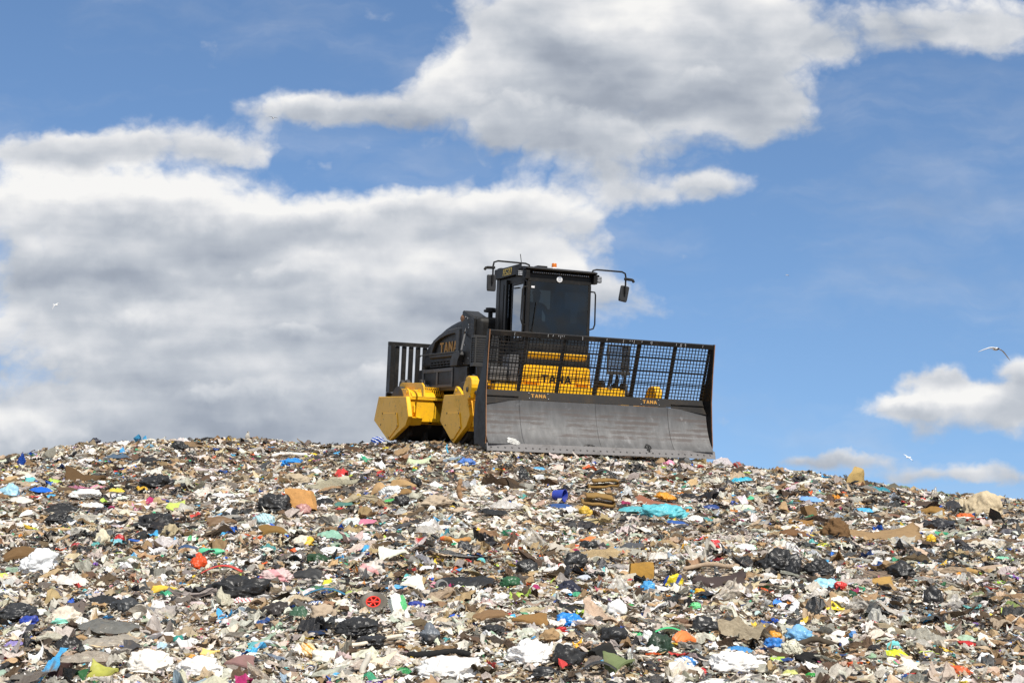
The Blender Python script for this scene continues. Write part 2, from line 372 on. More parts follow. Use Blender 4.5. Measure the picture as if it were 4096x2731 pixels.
HEROES = """
-8.21|27.91|0.23|0.15|bag|#1d2a38|plastic_bag|bag|dark navy bag standing up on the skyline at the left end of the heap
-6.25|33.51|0.12|0.21|up|#d9d2c4|plastic_scrap|scrap|pale plastic scrap standing upright on the skyline between navy bag and machine
-8.12|23.56|0.12|0.19|up|#1f5fc4|plastic_strap|strap|bright blue strap sticking up near the skyline beside the left border
-8.6|25.34|0.16|0.08|film|#7fbfe0|plastic_film|film|small pale blue film on the skyline by the left border
-7.91|22.74|0.22|0.06|film|#d8c83a|plastic_film|film|flat yellow film under the blue strap at the left border
-6.7|24.07|0.42|0.12|film|#54687c|plastic_sheet|sheet|steel blue plastic sheet spread just below the left skyline
-5.96|23.29|0.51|0.11|film|#1a1b1e|plastic_sheet|sheet|black sheet stretched out beside the steel blue sheet below the skyline
-6.29|20.84|0.63|0.22|slab|#59452f|carpet_piece|carpet|dark brown dirty carpet piece lying diagonally on the upper left slope
-6.44|19.47|0.3|0.15|rag|#2468cc|cloth_strip|cloth|long royal blue cloth strip below the brown carpet piece on the left
-6.73|19.11|0.22|0.17|bag|#a3cfe2|plastic_bag|bag|pale cyan bag at the left border of the upper slope
-5.45|19.63|0.22|0.1|film|#e6d148|plastic_film|film|pale yellow film with a pointed end on the upper left slope
-5.16|19.81|0.19|0.11|film|#d4a920|plastic_film|film|mustard yellow film just left of a shiny black bag on the upper slope
-5.0|20.11|0.43|0.19|bag|#131417|rubbish_bag|bag|shiny crumpled black bag right of the mustard film on the upper left slope
-5.88|25.19|0.28|0.14|bag|#141518|rubbish_bag|bag|small black bag just under the left part of the skyline
-6.45|25.31|0.18|0.13|rag|#6f93a6|cloth_rag|rag|grey blue rag just below the skyline, left of a small black bag
-5.66|18.84|0.34|0.1|bag|#eceae4|plastic_bag|bag|long white bag lying below the brown carpet on the left slope
-5.32|18.03|0.31|0.11|film|#f0eee9|plastic_film|film|white film with a raised edge below the long white bag
-6.33|18.36|0.38|0.1|film|#e6e2d8|plastic_film|film|broad off-white film near the left border, under the pale cyan bag
-5.56|17.53|0.49|0.18|film|#1a1a1c|plastic_sheet|sheet|wide black sheet on the left slope with a black bag at its foot
-5.2|16.38|0.32|0.12|bag|#1d1e20|rubbish_bag|bag|flat black bag at the foot of the wide black sheet on the left
-4.0|15.9|0.38|0.17|bag|#1b1c1f|rubbish_bag|bag|black bag with soft folds in the middle of the left slope
-3.89|15.28|0.32|0.11|film|#17181a|plastic_sheet|sheet|black torn sheet directly under the black bag with soft folds
-3.3|16.2|0.34|0.09|slab|#6d543a|woven_mat|mat|brown woven mat lying on the slope below the cardboard box
-3.42|16.91|0.39|0.08|film|#a7a39a|plastic_film|film|grey clear film covering the far edge of the brown woven mat
-4.3|15.03|0.16|0.12|bag|#d8cfb4|net_bag|bag|round cream net bag left of a teal and red wrapper
-4.1|14.79|0.21|0.11|film|#7fc3cd|plastic_wrapper|wrapper|light teal wrapper lying against the round cream net bag
-4.1|14.95|0.1|0.1|bag|#b92526|plastic_wrapper|wrapper|shiny red wrapper on top of the light teal one
-3.92|14.91|0.16|0.04|tube|#2d62b4|marker_pen|tube|thick blue stick with an orange tip right of the red wrapper
-4.5|14.79|0.11|0.07|film|#b03038|plastic_scrap|scrap|dull red scrap left of the round cream net bag
-3.32|14.85|0.15|0.09|film|#56b878|plastic_wrapper|wrapper|green and white wrapper above the blue jeans cloth
-3.29|14.51|0.19|0.1|rag|#465a79|cloth_rag|rag|faded blue jeans cloth below the green and white wrapper
-2.96|14.14|0.28|0.1|bottle|#57b98a|plastic_bottle|bottle|squashed green bottle with a red cap above the orange crumpled bag
-2.97|13.6|0.14|0.13|bag|#e4571b|plastic_bag|bag|bright orange crumpled bag standing below the green bottle
-2.63|12.93|0.37|0.09|strip|#c04238|plastic_strip|strip|long curved red strip arching above the big black bag
-4.66|13.5|0.34|0.16|slab|#6b5338|wooden_board|board|thick brown board cut off by the left border
-4.25|12.84|0.3|0.18|bag|#eef0f0|plastic_bag|bag|large bright white bag to the right of the thick brown board
-3.83|12.41|0.31|0.19|film|#e6e1d8|plastic_film|film|large milky film in folds below the bright white bag
-4.27|12.27|0.18|0.13|film|#cfcfca|plastic_film|film|greyish clear film at the left border below the brown board
-2.81|12.55|0.11|0.05|film|#efc52c|plastic_disc|lid|small oval yellow lid left of the big black bag
-2.9|11.97|0.23|0.06|slab|#dcb748|foam_sheet|foam|wavy pale yellow foam sheet left of the oval yellow lid
-2.27|11.81|0.55|0.23|bag|#1b1c1f|rubbish_bag|bag|biggest black bag, long and rounded, on the left foreground slope
-2.17|11.57|0.2|0.1|rag|#dcd6d4|cloth_rag|rag|white and red patterned cloth leaning on the front of the biggest black bag
-3.25|11.39|0.3|0.1|film|#1a1b1d|plastic_sheet|sheet|ragged black sheet left of a dark grey bag in the left foreground
-2.97|11.03|0.21|0.12|bag|#3c3e40|rubbish_bag|bag|dark grey bag right of the ragged black sheet
-3.27|10.5|0.25|0.13|bag|#d9cdba|plastic_bag|bag|puffy beige bag in the left foreground with a mint edge
-3.6|10.91|0.15|0.09|film|#efefec|plastic_film|film|white twisted film left of the puffy beige bag
-3.2|11.01|0.12|0.07|rag|#e6ebe6|cloth_rag|rag|folded white cloth below the dark grey bag
-3.74|10.78|0.27|0.11|bag|#303133|rubbish_bag|bag|charcoal bag at the left border of the foreground
-3.55|10.58|0.14|0.07|bag|#2742a0|plastic_bag|bag|deep blue bag between the charcoal bag and the puffy beige bag
-2.88|10.24|0.47|0.13|film|#75746e|plastic_sheet|sheet|wide mid grey sheet stretched across the left foreground
-3.04|9.87|0.22|0.15|film|#1c1c1e|plastic_sheet|sheet|black sheet hanging down at the left end of the wide mid grey sheet
-2.78|9.82|0.39|0.12|film2|#b3aa9b|plastic_film|film|glossy clear film lying below the wide mid grey sheet
-2.74|9.27|0.35|0.12|film2|#b9ad9c|plastic_film|film|long clear film with streaky folds near the bottom left
-3.13|9.49|0.1|0.13|slab|#f0f0ee|foam_board|foam|flat white board standing in the bottom left corner area
-3.43|9.92|0.13|0.06|film|#9688c6|plastic_film|film|lilac film at the left border near the bottom
-2.56|9.03|0.2|0.1|slab|#a5a548|round_board|board|olive green round board cut off by the bottom border
-2.68|8.97|0.11|0.04|slab|#0e5a2e|plastic_offcut|lid|dark green lid beside the olive round board at the bottom border
-2.81|8.99|0.12|0.08|box|#3b2a21|wooden_box|box|small dark brown box at the bottom border left of the green lid
-2.3|9.11|0.26|0.14|bag|#eee8dd|foam_lump|foam|large chalky white lump at the bottom, right of the olive board
-1.97|9.01|0.26|0.12|bag|#f0ede7|plastic_bag|bag|wrinkled white bag at the bottom, right of the chalky white lump
-2.01|9.62|0.13|0.04|slab|#e6c679|foam_board|foam|pale yellow flat board above the wrinkled white bag
-2.32|10.04|0.07|0.07|bag|#3e8f86|net_bag|bag|small teal net bag in the left foreground
-2.37|9.8|0.09|0.08|film|#b6d3e2|plastic_film|film|pale blue crumpled film left of the small teal net bag
-1.99|10.62|0.08|0.04|rag|#b0164e|cloth_rag|rag|magenta rag in the left foreground
-1.73|9.15|0.2|0.07|slab|#876965|wooden_board|board|mauve brown board near the bottom border
-3.0|9.99|0.1|0.05|tube|#9c7d55|cane|stick|bent tan cane right of the black hanging sheet
-3.72|23.86|0.33|0.13|bag|#1b8bd6|plastic_bag|bag|vivid blue bag on the upper slope left of the machine
-3.93|25.11|0.62|0.1|roll|#ece6dc|cloth_roll|cloth|long white cloth roll just behind the vivid blue bag
-1.55|23.68|0.42|0.14|slab|#b6c2a0|cushion|cushion|pale green cushion on the slope just below the machine
-0.73|23.16|0.25|0.11|bag|#5480c8|plastic_disc|lid|soft blue lid on the slope below the blade's near corner
-3.11|32.97|0.27|0.19|bag|#2450a6|plastic_bag|bag|blue printed bag on the skyline beside the rear roller
-3.32|32.96|0.29|0.04|tube|#e9e9e6|plastic_pipe|pipe|thin white pipe jutting out over the skyline left of the machine
-1.14|25.1|0.08|0.15|tube|#4fb2d6|plastic_tube|tube|cyan bent tube on the ground in front of the yellow frame
-1.98|24.11|0.17|0.07|film|#b3302b|plastic_scrap|scrap|dark red scrap left of the pale green cushion
-1.76|22.29|0.13|0.08|film|#b93a33|plastic_scrap|scrap|brick red scrap below the pale green cushion
-3.11|20.56|0.3|0.14|bag|#b8a88f|paper_sack|sack|crumpled tan sack below the vivid blue bag
-2.95|17.67|0.4|0.23|bag|#19191b|rubbish_bag|bag|domed black bag tied to a point, left of the cardboard box
-2.66|17.93|0.34|0.23|box|#c3925a|cardboard_box|box|tan cardboard box lying right of the domed black bag
-2.59|17.71|0.17|0.11|bag|#b6867f|plastic_bag|bag|dusky pink bag in front of the tan cardboard box
-2.45|18.7|0.24|0.13|film|#252326|plastic_sheet|sheet|dark purple black sheet right of the tan cardboard box
-2.14|18.14|0.28|0.1|rag|#537c73|cloth_rag|rag|dark teal cloth right of the dark sheet by the cardboard box
-1.81|19.25|0.21|0.2|slab|#b3936b|cardboard_sheet|cardboard|light tan cardboard sheet left of a white striped bag
-1.54|19.95|0.43|0.11|slab|#a6885f|cardboard_sheet|cardboard|flat tan cardboard sheet behind the white striped bag
-1.64|19.13|0.23|0.12|bag|#e9e9e5|plastic_bag|bag|white striped bag between two tan cardboard sheets
-1.55|18.24|0.18|0.08|film|#58bb66|plastic_film|film|green film below the white striped bag
-1.39|17.96|0.19|0.12|bag|#161618|rubbish_bag|bag|small black bag right of the green film in the upper middle
-1.43|19.13|0.2|0.08|slab|#8b6d46|foam_slab|foam|brown padded slab right of the white striped bag
-0.65|18.12|0.13|0.3|branch|#98795b|tree_root|root|pale brown bent root standing on the upper middle slope
-0.95|17.68|0.36|0.14|bag|#b6a58f|paper_sack|sack|wide wrinkled beige sack left of the pale brown root
-1.36|20.28|0.15|0.12|bag|#141416|rubbish_bag|bag|little black bag above the wide wrinkled beige sack
-0.43|18.93|0.24|0.15|bag|#e3dacb|plastic_bag|bag|off-white bag right of the pale brown root
-0.1|17.4|0.36|0.18|film2|#dcd7cf|plastic_film|film|frosted film spread right of the pale brown root
-0.23|17.05|0.34|0.1|film|#19191b|plastic_sheet|sheet|black torn sheet below the frosted film in the middle of the slope
-0.12|20.74|0.17|0.08|rag|#2f9a94|cloth_rag|rag|turquoise rag on the slope below the blade
-2.55|15.22|0.33|0.11|slab|#7c6137|cardboard_sheet|cardboard|brown crushed cardboard below the domed black bag
-2.84|16.32|0.21|0.13|bag|#b4dbe0|plastic_bag|bag|aqua and white striped bag under the domed black bag
-1.74|16.52|0.34|0.09|rag|#c47a90|cloth_rag|rag|rose pink cloth on the middle slope
-1.82|16.18|0.16|0.1|bag|#dfe9e6|plastic_bag|bag|white bag wrapped into the left end of the rose pink cloth
-1.89|15.09|0.36|0.14|film|#9ac8b0|plastic_film|film|pale green film below the rose pink cloth
-0.96|15.54|0.27|0.15|film2|#cbc6bd|plastic_film|film|clear grey film in the middle of the slope
-0.82|15.66|0.13|0.15|up|#cfcbc4|plastic_film|film|clear film peak standing at the right end of the clear grey film
-0.28|15.61|0.27|0.08|slab|#e8ae1e|plastic_board|board|golden yellow flat board in the middle of the slope
-0.56|14.32|0.31|0.08|roll|#bd8a52|cloth_roll|roll|tan roll with an orange end left of a dark grey bag
-2.16|14.75|0.2|0.08|bag|#e0d6c2|plastic_bag|bag|cream bag with a yellow corner on the middle left slope
-1.79|14.05|0.22|0.07|bag|#f0efeb|plastic_bag|bag|bright white bag right of a dark green crumpled bag
-1.83|13.5|0.18|0.1|bag|#1d482a|plastic_bag|bag|dark green crumpled bag on the middle left slope
-2.25|14.29|0.17|0.07|film|#2a2b2d|plastic_sheet|sheet|dark grey sheet left of the bright white bag on the middle slope
-0.45|13.75|0.14|0.13|bag|#343436|rubbish_bag|bag|dark grey bag beside the tan roll
-1.13|13.47|0.28|0.09|slab|#d9dac7|plastic_board|board|pale cream curved board in the middle of the slope
-1.26|12.76|0.2|0.12|bag|#d8cec3|plastic_bag|bag|milky bag with rosy tint in the centre foreground
-1.83|12.73|0.29|0.09|slab|#212124|rubber_mat|mat|thick black rubber mat right of the biggest black bag
-2.08|12.67|0.26|0.11|bag|#d4bab5|plastic_bag|bag|clear bag with pink inside just behind the biggest black bag
-0.39|12.11|0.56|0.13|film|#1c1c1f|plastic_sheet|sheet|long black sheet behind the grey pipe ring
-0.59|12.01|0.1|0.1|ring|#888883|pipe_ring|pipe|larger grey pipe ring standing open towards the front
-0.63|11.57|0.07|0.06|ring|#6f6f6c|pipe_ring|pipe|smaller grey pipe ring half buried beside the larger one
-0.02|11.98|0.16|0.1|bag|#2b5a38|plastic_bag|bag|dark green bag at the right end of the long black sheet
-1.06|10.97|0.21|0.11|wheel|#5d564b|toy_wheel|wheel|worn grey wheel with a red spoked hub
-1.47|11.23|0.32|0.07|strip|#126e8d|plastic_strip|strip|long teal curved strip left of the worn wheel
-1.74|11.33|0.12|0.05|film|#1a6b8a|plastic_scrap|scrap|teal scrap left of the long teal curved strip
-1.52|11.13|0.12|0.05|rag|#35518c|cloth_rag|rag|blue patterned cloth under the long teal curved strip
-1.59|12.01|0.31|0.06|film|#4b7c5b|plastic_sheet|sheet|dull green sheet above the long teal curved strip
-1.28|11.57|0.15|0.07|film|#bfce6c|plastic_film|film|lime green film above the worn wheel
-0.84|11.99|0.24|0.11|slab|#e2dbca|plastic_board|board|cream curled board left of the larger grey pipe ring
-0.86|10.81|0.11|0.11|box|#e6eee6|carton|carton|small white carton with green edges right of the worn wheel
-0.74|11.05|0.12|0.06|bag|#2942a0|plastic_bag|bag|cobalt blue bag right of the white carton
-0.76|10.49|0.04|0.09|slab|#efeeea|plastic_board|board|slim white upright board below the white carton
-1.78|10.87|0.19|0.13|bag|#39332f|rubbish_bag|bag|brownish black bag in front of the biggest black bag
-1.59|10.73|0.14|0.17|film|#4a6c53|plastic_sheet|sheet|grey green torn sheet right of the brownish black bag
-1.41|10.71|0.19|0.1|bag|#b3a18b|paper_sack|sack|tan sack below the long teal curved strip
-1.09|10.1|0.28|0.11|bag|#1a1a1c|rubbish_bag|bag|pair-shaped black bag in the bottom centre foreground
-0.96|9.8|0.2|0.07|bag|#1d1d20|rubbish_bag|bag|low black bag in front of the pair-shaped black bag
-1.38|10.16|0.15|0.06|rag|#2a3852|cloth_rag|rag|navy blue cloth left of the pair-shaped black bag
-0.57|9.88|0.14|0.14|bag|#6f757c|plastic_bag|bag|slate grey bag with a dark lower half in the bottom centre
-0.13|10.04|0.15|0.05|bag|#1c1c1e|rubbish_bag|bag|narrow black bag right of the slate grey bag
-0.95|9.74|0.39|0.04|tube|#d6cbb6|plastic_pipe|pipe|long cream pipe curving across the bottom foreground
-0.92|9.07|0.1|0.12|tube|#d9d2c4|cable|cable|white cable bending down to the bottom border
-0.48|9.35|0.41|0.06|roll|#232325|rubber_roll|roll|long black roll at the bottom, behind the big white sacks
-0.39|9.01|0.34|0.13|bag|#f1eee9|plastic_sack|sack|big round white sack cut off by the bottom border
-0.09|9.51|0.05|0.04|bag|#d8d4cc|plastic_bag|bag|small milky bag behind the big white sacks
-0.68|9.07|0.1|0.05|film|#2a8d4d|plastic_film|film|emerald film at the bottom left of the big round white sack
-0.15|10.33|0.32|0.07|slab|#7b6146|cardboard_sheet|cardboard|long brown cardboard sheet in the bottom centre right
-1.35|9.57|0.12|0.1|bag|#e3cb9c|printed_bag|bag|yellow and cream printed bag in the bottom foreground
-1.22|9.41|0.18|0.08|bag|#e4dfd0|plastic_bag|bag|cream flattened bag right of the yellow and cream printed bag
-0.83|9.29|0.2|0.08|slab|#d7c7ac|cardboard_sheet|cardboard|pale beige flat cardboard above the white cable
-1.44|9.25|0.13|0.1|film2|#b9b0a4|plastic_film|film|cloudy clear film in the bottom foreground left of the cream bag
0.43|22.72|0.2|0.09|film|#62b2de|plastic_film|film|sky blue film just below the middle of the blade
0.18|21.64|0.13|0.21|up|#1b1b1d|rubber_strip|strip|black rubber strip standing up below the blade
0.18|20.51|0.32|0.12|rag|#493b2f|cloth_rag|rag|dark brown rag below the standing black rubber strip
1.39|21.65|0.4|0.2|strip|#18181a|tyre_strip|tyre|curled black tyre strip below the middle of the blade
1.68|21.13|0.34|0.1|strip|#1a1a1c|rubber_hose|hose|black rubber hose right of the curled tyre strip
1.35|20.85|0.53|0.11|fold|#886b3e|foam_slab|foam|upper folded tan foam slab under the black rubber hose
1.11|18.19|0.49|0.12|fold|#8a6d40|foam_slab|foam|lower folded tan foam slab left of the turquoise sheet
0.61|18.42|0.19|0.14|bucket|#1d3d9c|bucket|bucket|royal blue bucket lying left of the tan foam slabs
0.62|17.96|0.31|0.08|film|#345c9a|plastic_sheet|sheet|blue sheet in front of the royal blue bucket
1.91|18.53|0.6|0.09|slab|#8c5d4a|wooden_board|board|reddish brown board behind the turquoise sheet
2.05|19.0|0.23|0.08|bag|#de9823|plastic_bag|bag|orange yellow bag behind the reddish brown board
1.53|18.01|0.37|0.1|film|#63bcc6|plastic_sheet|sheet|smaller turquoise sheet left of the large turquoise one
1.88|17.6|0.55|0.19|bag|#62bfc9|plastic_sheet|sheet|large rumpled turquoise sheet on the right middle slope
1.92|16.62|0.26|0.09|rag|#3a5d9d|cloth_rag|rag|blue cloth under the right end of the large turquoise sheet
1.18|17.02|0.24|0.12|slab|#9b958b|felt_sheet|felt|grey square sheet left of the large turquoise sheet
1.55|19.16|0.14|0.16|up|#d9dad8|plastic_film|film|whitish film standing at the end of the upper foam slab
3.71|22.97|0.35|0.12|film|#3ab8d6|plastic_film|film|cyan film near the skyline right of the blade
4.23|26.71|0.17|0.12|bag|#a5382c|plastic_scrap|scrap|brick red and grey scrap on the skyline right of the blade
3.99|27.53|0.16|0.1|bag|#b9a88b|paper_scrap|scrap|tan paper lump on the skyline just right of the blade
2.61|24.71|0.19|0.07|film|#9dcb3e|plastic_film|film|lime film under the right half of the blade
2.61|18.71|0.22|0.08|film|#20488a|plastic_film|film|navy film right of the large turquoise sheet
0.89|17.41|0.16|0.1|bag|#d3ad3d|plastic_bag|bag|yellow bag in front of the lower folded foam slab
0.24|14.75|0.2|0.23|up|#c3bcae|plastic_film|film|tall clear film peak left of centre on the middle slope
0.44|14.65|0.1|0.08|film|#eec42a|plastic_film|film|bright yellow film right of the tall clear film peak
0.78|14.83|0.18|0.07|slab|#cd763d|plastic_board|board|rust orange piece above a small black bag
0.77|14.27|0.16|0.1|bag|#151517|rubbish_bag|bag|small black bag under the rust orange piece
0.6|13.51|0.08|0.09|bag|#ab1b5d|plastic_bag|bag|magenta bag above a torn black bag
0.59|13.16|0.2|0.12|bag|#171719|rubbish_bag|bag|torn black bag just below the magenta bag
0.14|12.9|0.17|0.12|bag|#161618|rubbish_bag|bag|jagged black bag on the middle slope far left of the brown box
0.4|12.96|0.25|0.08|film|#eeebe6|plastic_film|film|white film between the jagged and torn black bags
1.21|14.35|0.28|0.12|rag|#54565a|cloth_rag|rag|grey jacket-like cloth on the right middle slope
1.4|13.59|0.24|0.12|film|#dcd6cb|plastic_film|film|off-white film with sharp folds right of the grey cloth
1.13|12.53|0.21|0.15|box|#a57e3d|cardboard_box|box|brown tilted cardboard box in the middle of the slope
1.35|12.13|0.16|0.12|bag|#e2cd1c|printed_bag|bag|yellow bag with a blue band right of the brown tilted box
1.11|11.7|0.13|0.11|bag|#469fda|plastic_bag|bag|light blue thin bag in front of the brown tilted box
0.8|12.12|0.16|0.09|slab|#6c4b3c|leather_cushion|cushion|brown leather cushion left of the brown tilted box
0.46|11.67|0.2|0.13|bag|#212b3b|plastic_bag|bag|navy bag left of the brown leather cushion
0.88|11.67|0.13|0.15|up|#d6d1c7|plastic_film|film|white clear film standing up left of the light blue thin bag
1.79|12.76|0.5|0.06|roll|#ae9880|carpet_roll|carpet|long beige pink roll right of the yellow bag with a blue band
1.77|12.11|0.48|0.15|slab|#463c3a|matted_cloth|cloth|dark matted heap of cloth under the long beige pink roll
2.02|12.54|0.09|0.09|film|#e69f27|plastic_film|film|orange yellow film at the end of the long beige pink roll
1.53|11.71|0.08|0.05|bag|#edb51a|plastic_bag|bag|amber yellow bag below the dark matted cloth
1.73|11.47|0.21|0.18|up|#cfc4b3|plastic_film|film|large clear film peak on the right side of the slope
1.4|11.03|0.1|0.05|bag|#68ca80|plastic_bag|bag|mint green bag below the amber yellow bag
0.91|11.15|0.08|0.03|bottle|#2d9848|plastic_bottle|bottle|small green bottle in the bottom middle
0.79|10.81|0.14|0.14|bag|#eeeeec|plastic_bag|bag|white peaked bag left of the small green bottle
0.43|10.87|0.3|0.09|film|#1b1b1d|plastic_sheet|sheet|black flat sheet above the azure bag
0.41|10.25|0.18|0.11|bag|#2b8bde|plastic_bag|bag|azure blue bag in the bottom centre
0.34|10.04|0.08|0.05|bag|#bd2626|plastic_bag|bag|red bag in front of the azure blue bag
0.13|10.25|0.27|0.08|slab|#886840|cardboard_sheet|cardboard|brown cardboard slab left of the azure blue bag
0.69|9.78|0.2|0.12|bag|#151517|rubbish_bag|bag|pleated black bag right of the azure blue bag
0.88|10.12|0.09|0.05|film|#3bb870|plastic_film|film|green film left of a white cup-shaped bag
1.1|10.04|0.23|0.05|strip|#3eb873|plastic_strip|strip|long green plastic strip behind the dark green bag at the bottom
1.18|9.84|0.2|0.09|slab|#dd7738|plastic_board|board|orange broken plastic panel at the bottom right of centre
0.99|9.62|0.17|0.13|bag|#2b3f2f|plastic_bag|bag|blackish green bag left of the orange broken panel
0.94|9.92|0.09|0.09|bag|#ecebe7|plastic_bag|bag|white cup-shaped bag above the blackish green bag
1.38|10.24|0.19|0.11|bag|#1b1b1d|rubbish_bag|bag|black bag behind the orange broken panel
1.57|10.38|0.13|0.07|bag|#39393b|felt_hat|hat|dark grey dome-shaped hat right of a black bag
1.52|9.66|0.17|0.06|film|#4997d6|plastic_sheet|sheet|blue sheet right of the orange broken panel
1.42|9.11|0.32|0.13|bag|#f2f0eb|foam_lump|foam|fluffy white lump at the bottom right of centre
0.12|9.33|0.29|0.16|bag|#f4f2ee|plastic_sack|sack|largest bright white sack with folds at the bottom centre
0.35|9.25|0.2|0.17|bag|#1a1a1c|rubbish_bag|bag|wrinkled black bag leaning on the largest bright white sack
0.58|9.36|0.15|0.08|box|#2a2a25|plastic_tray|tray|dark open tray right of the wrinkled black bag at the bottom
0.67|9.11|0.21|0.09|slab|#6d7853|cushion|cushion|olive green cushion at the bottom
0.44|9.72|0.07|0.06|slab|#eeb126|plastic_board|board|yellow tag-like board above the dark open tray
0.26|9.82|0.14|0.09|bag|#a78a66|paper_sack|sack|brown paper sack left of the pleated black bag
0.55|9.03|0.21|0.06|strip|#202022|tyre_strip|tyre|black ribbed half tyre at the bottom border
0.2|9.01|0.18|0.06|bag|#161618|rubbish_bag|bag|black bag at the bottom border under the largest bright white sack
1.11|9.21|0.15|0.06|bag|#458bcc|printed_bag|bag|blue and white bag at the bottom, left of the fluffy white lump
1.18|9.03|0.08|0.04|bag|#c22b2b|plastic_bag|bag|red bag at the bottom border left of the fluffy white lump
2.01|14.21|0.1|0.07|bag|#cc2a32|plastic_bag|bag|bright red bag on the right middle slope
1.95|13.45|0.13|0.07|rag|#7a172f|cloth_rag|rag|maroon rag below the bright red bag on the right
2.29|14.03|0.22|0.12|film|#e9eeea|plastic_film|film|white film edged with green on the right middle slope
1.7|14.17|0.07|0.07|up|#d9a317|plastic_strap|strap|yellow strap standing left of the bright red bag
5.77|23.88|0.36|0.31|box|#b09662|cardboard_lump|cardboard|angular tan cardboard block on the right skyline
6.29|25.11|0.18|0.15|slab|#b39a70|cardboard_sheet|cardboard|tan cardboard flap leaning on the angular cardboard block
5.75|22.24|0.33|0.13|film|#2d8a9c|plastic_film|film|teal film right of the angular cardboard block on the skyline
4.23|20.11|0.37|0.13|rag|#7aa4da|cloth_rag|rag|light blue cloth below the right skyline
6.46|19.51|0.52|0.34|bag|#c9b899|woven_sack|sack|very large beige sack on the right skyline
6.42|20.16|0.4|0.26|film|#c6b594|woven_sheet|sheet|beige sheet trailing from the left of the very large sack
5.95|18.77|0.21|0.07|bag|#de681b|plastic_bag|bag|orange bag below the very large beige sack
6.15|21.39|0.12|0.08|film|#d5443a|plastic_scrap|scrap|coral red scrap near the right skyline
6.58|22.2|0.1|0.19|up|#c9c2b6|plastic_film|film|clear film standing on the right skyline left of the beige sheet
4.67|18.94|0.26|0.11|film|#59bdee|plastic_film|film|bright sky blue film on the upper right slope
4.0|15.61|1.01|0.21|slope|#9b805e|carpet_roll|carpet|huge tan carpet spread sloping down on the right
3.53|15.49|0.3|0.21|bag|#6e553b|carpet_fold|carpet|brown curled carpet end at the left of the huge tan carpet
4.5|15.73|0.28|0.09|slab|#b28c4f|foam_slab|foam|tan torn foam at the right end of the huge tan carpet
5.08|16.91|0.37|0.11|bag|#23262d|rubbish_bag|bag|navy black bag behind the tan torn foam on the right
4.51|15.39|0.1|0.07|bag|#e6bb1f|plastic_bag|bag|yellow bag in front of the tan torn foam
3.0|15.2|0.32|0.07|slab|#6d5037|wooden_plank|plank|dark brown plank left of the curled carpet end
3.37|16.66|0.3|0.08|slab|#8d6a3e|cardboard_sheet|cardboard|brown cardboard above the dark brown plank
3.77|18.16|0.16|0.13|box|#7b6142|cardboard_box|box|small brown box above the brown cardboard on the right
5.69|19.27|0.33|0.11|slab|#8b6b3c|cardboard_sheet|cardboard|ribbed brown cardboard left of the orange bag on the right
3.7|14.46|0.22|0.1|film|#cac7c1|plastic_film|film|grey white film below the huge tan carpet
2.42|12.9|0.32|0.19|bag|#1a1a1c|rubbish_bag|bag|wide black bag with deep folds on the right slope
2.51|12.78|0.14|0.14|bag|#28282a|rubber_boot|boot|black boot-like lump at the right end of the wide black bag
2.72|12.72|0.23|0.16|bag|#161618|rubbish_bag|bag|black fringed bag with a blue scrap on its top
3.0|13.64|0.1|0.08|film|#47b5e9|plastic_film|film|cyan scrap lying on the black fringed bag
3.21|14.77|0.15|0.05|film|#d5db3b|plastic_film|film|acid yellow film above the black fringed bag
3.22|13.24|0.13|0.06|film|#864cb0|plastic_film|film|purple film right of the black fringed bag
3.15|14.11|0.08|0.07|film|#2d7cdd|plastic_film|film|cobalt scrap above the black fringed bag
2.61|11.96|0.19|0.09|bag|#a6dcee|plastic_bag|bag|pale ice blue bag left of a red cup
2.72|11.91|0.1|0.07|bag|#cc3932|plastic_cup|cup|red cup-like piece right of the pale ice blue bag
2.81|12.36|0.07|0.06|film|#2c8843|plastic_film|film|green scrap on top of the red cup-like piece
3.27|12.71|0.38|0.1|slab|#786859|wooden_board|board|striped grey brown board on the right slope
3.12|12.17|0.25|0.08|slab|#a6854d|foam_slab|foam|tan foam lump in front of the striped grey brown board
3.48|12.76|0.22|0.11|bag|#1c1c1e|rubbish_bag|bag|black bag on the end of the striped grey brown board
4.14|13.03|0.19|0.08|roll|#ae8d5a|cardboard_roll|roll|tan cardboard roll on the far right slope
4.29|12.97|0.16|0.08|film|#1d1d1f|plastic_sheet|sheet|black sheet right of the tan cardboard roll
4.76|13.71|0.26|0.08|rag|#9a435e|cloth_rag|rag|wine red cloth at the right border
3.39|11.57|0.17|0.2|bag|#18181a|rubbish_bag|bag|tall black bag standing on the far right slope
2.69|11.16|0.15|0.15|up|#cbc5ba|plastic_film|film|clear film peak right of centre between red cup and tall black bag
3.49|11.28|0.12|0.14|up|#c9c5bf|plastic_film|film|clear film peak right of the tall black bag
3.83|11.81|0.16|0.12|rag|#7d835e|cloth_rag|rag|olive striped cloth right of the tall black bag
3.9|11.23|0.12|0.12|rag|#798853|cloth_rag|rag|moss green cloth at the right border
2.1|11.39|0.09|0.05|slab|#2c7cdd|plastic_board|board|blue small board on the lower right slope
4.31|14.16|0.21|0.06|film|#19191b|plastic_sheet|sheet|black strip of sheet on the far right slope
4.68|14.74|0.2|0.11|film|#2b2c2e|plastic_sheet|sheet|dark grey sheet below the very large beige sack
2.03|10.18|0.21|0.11|bag|#7cb6e1|plastic_bag|bag|translucent blue bag on the lower right slope
1.78|9.78|0.14|0.09|bag|#3783d1|plastic_bag|bag|strong blue bag left of a cream striped bag
1.86|9.61|0.14|0.12|bag|#dcd8c2|plastic_bag|bag|cream striped bag right of the strong blue bag
2.39|10.14|0.05|0.05|bag|#4790d5|plastic_ball|ball|small blue ball on the lower right slope
2.07|9.88|0.39|0.09|branch|#4a4238|tree_branch|branch|dark rough branch lying behind the strong blue bag
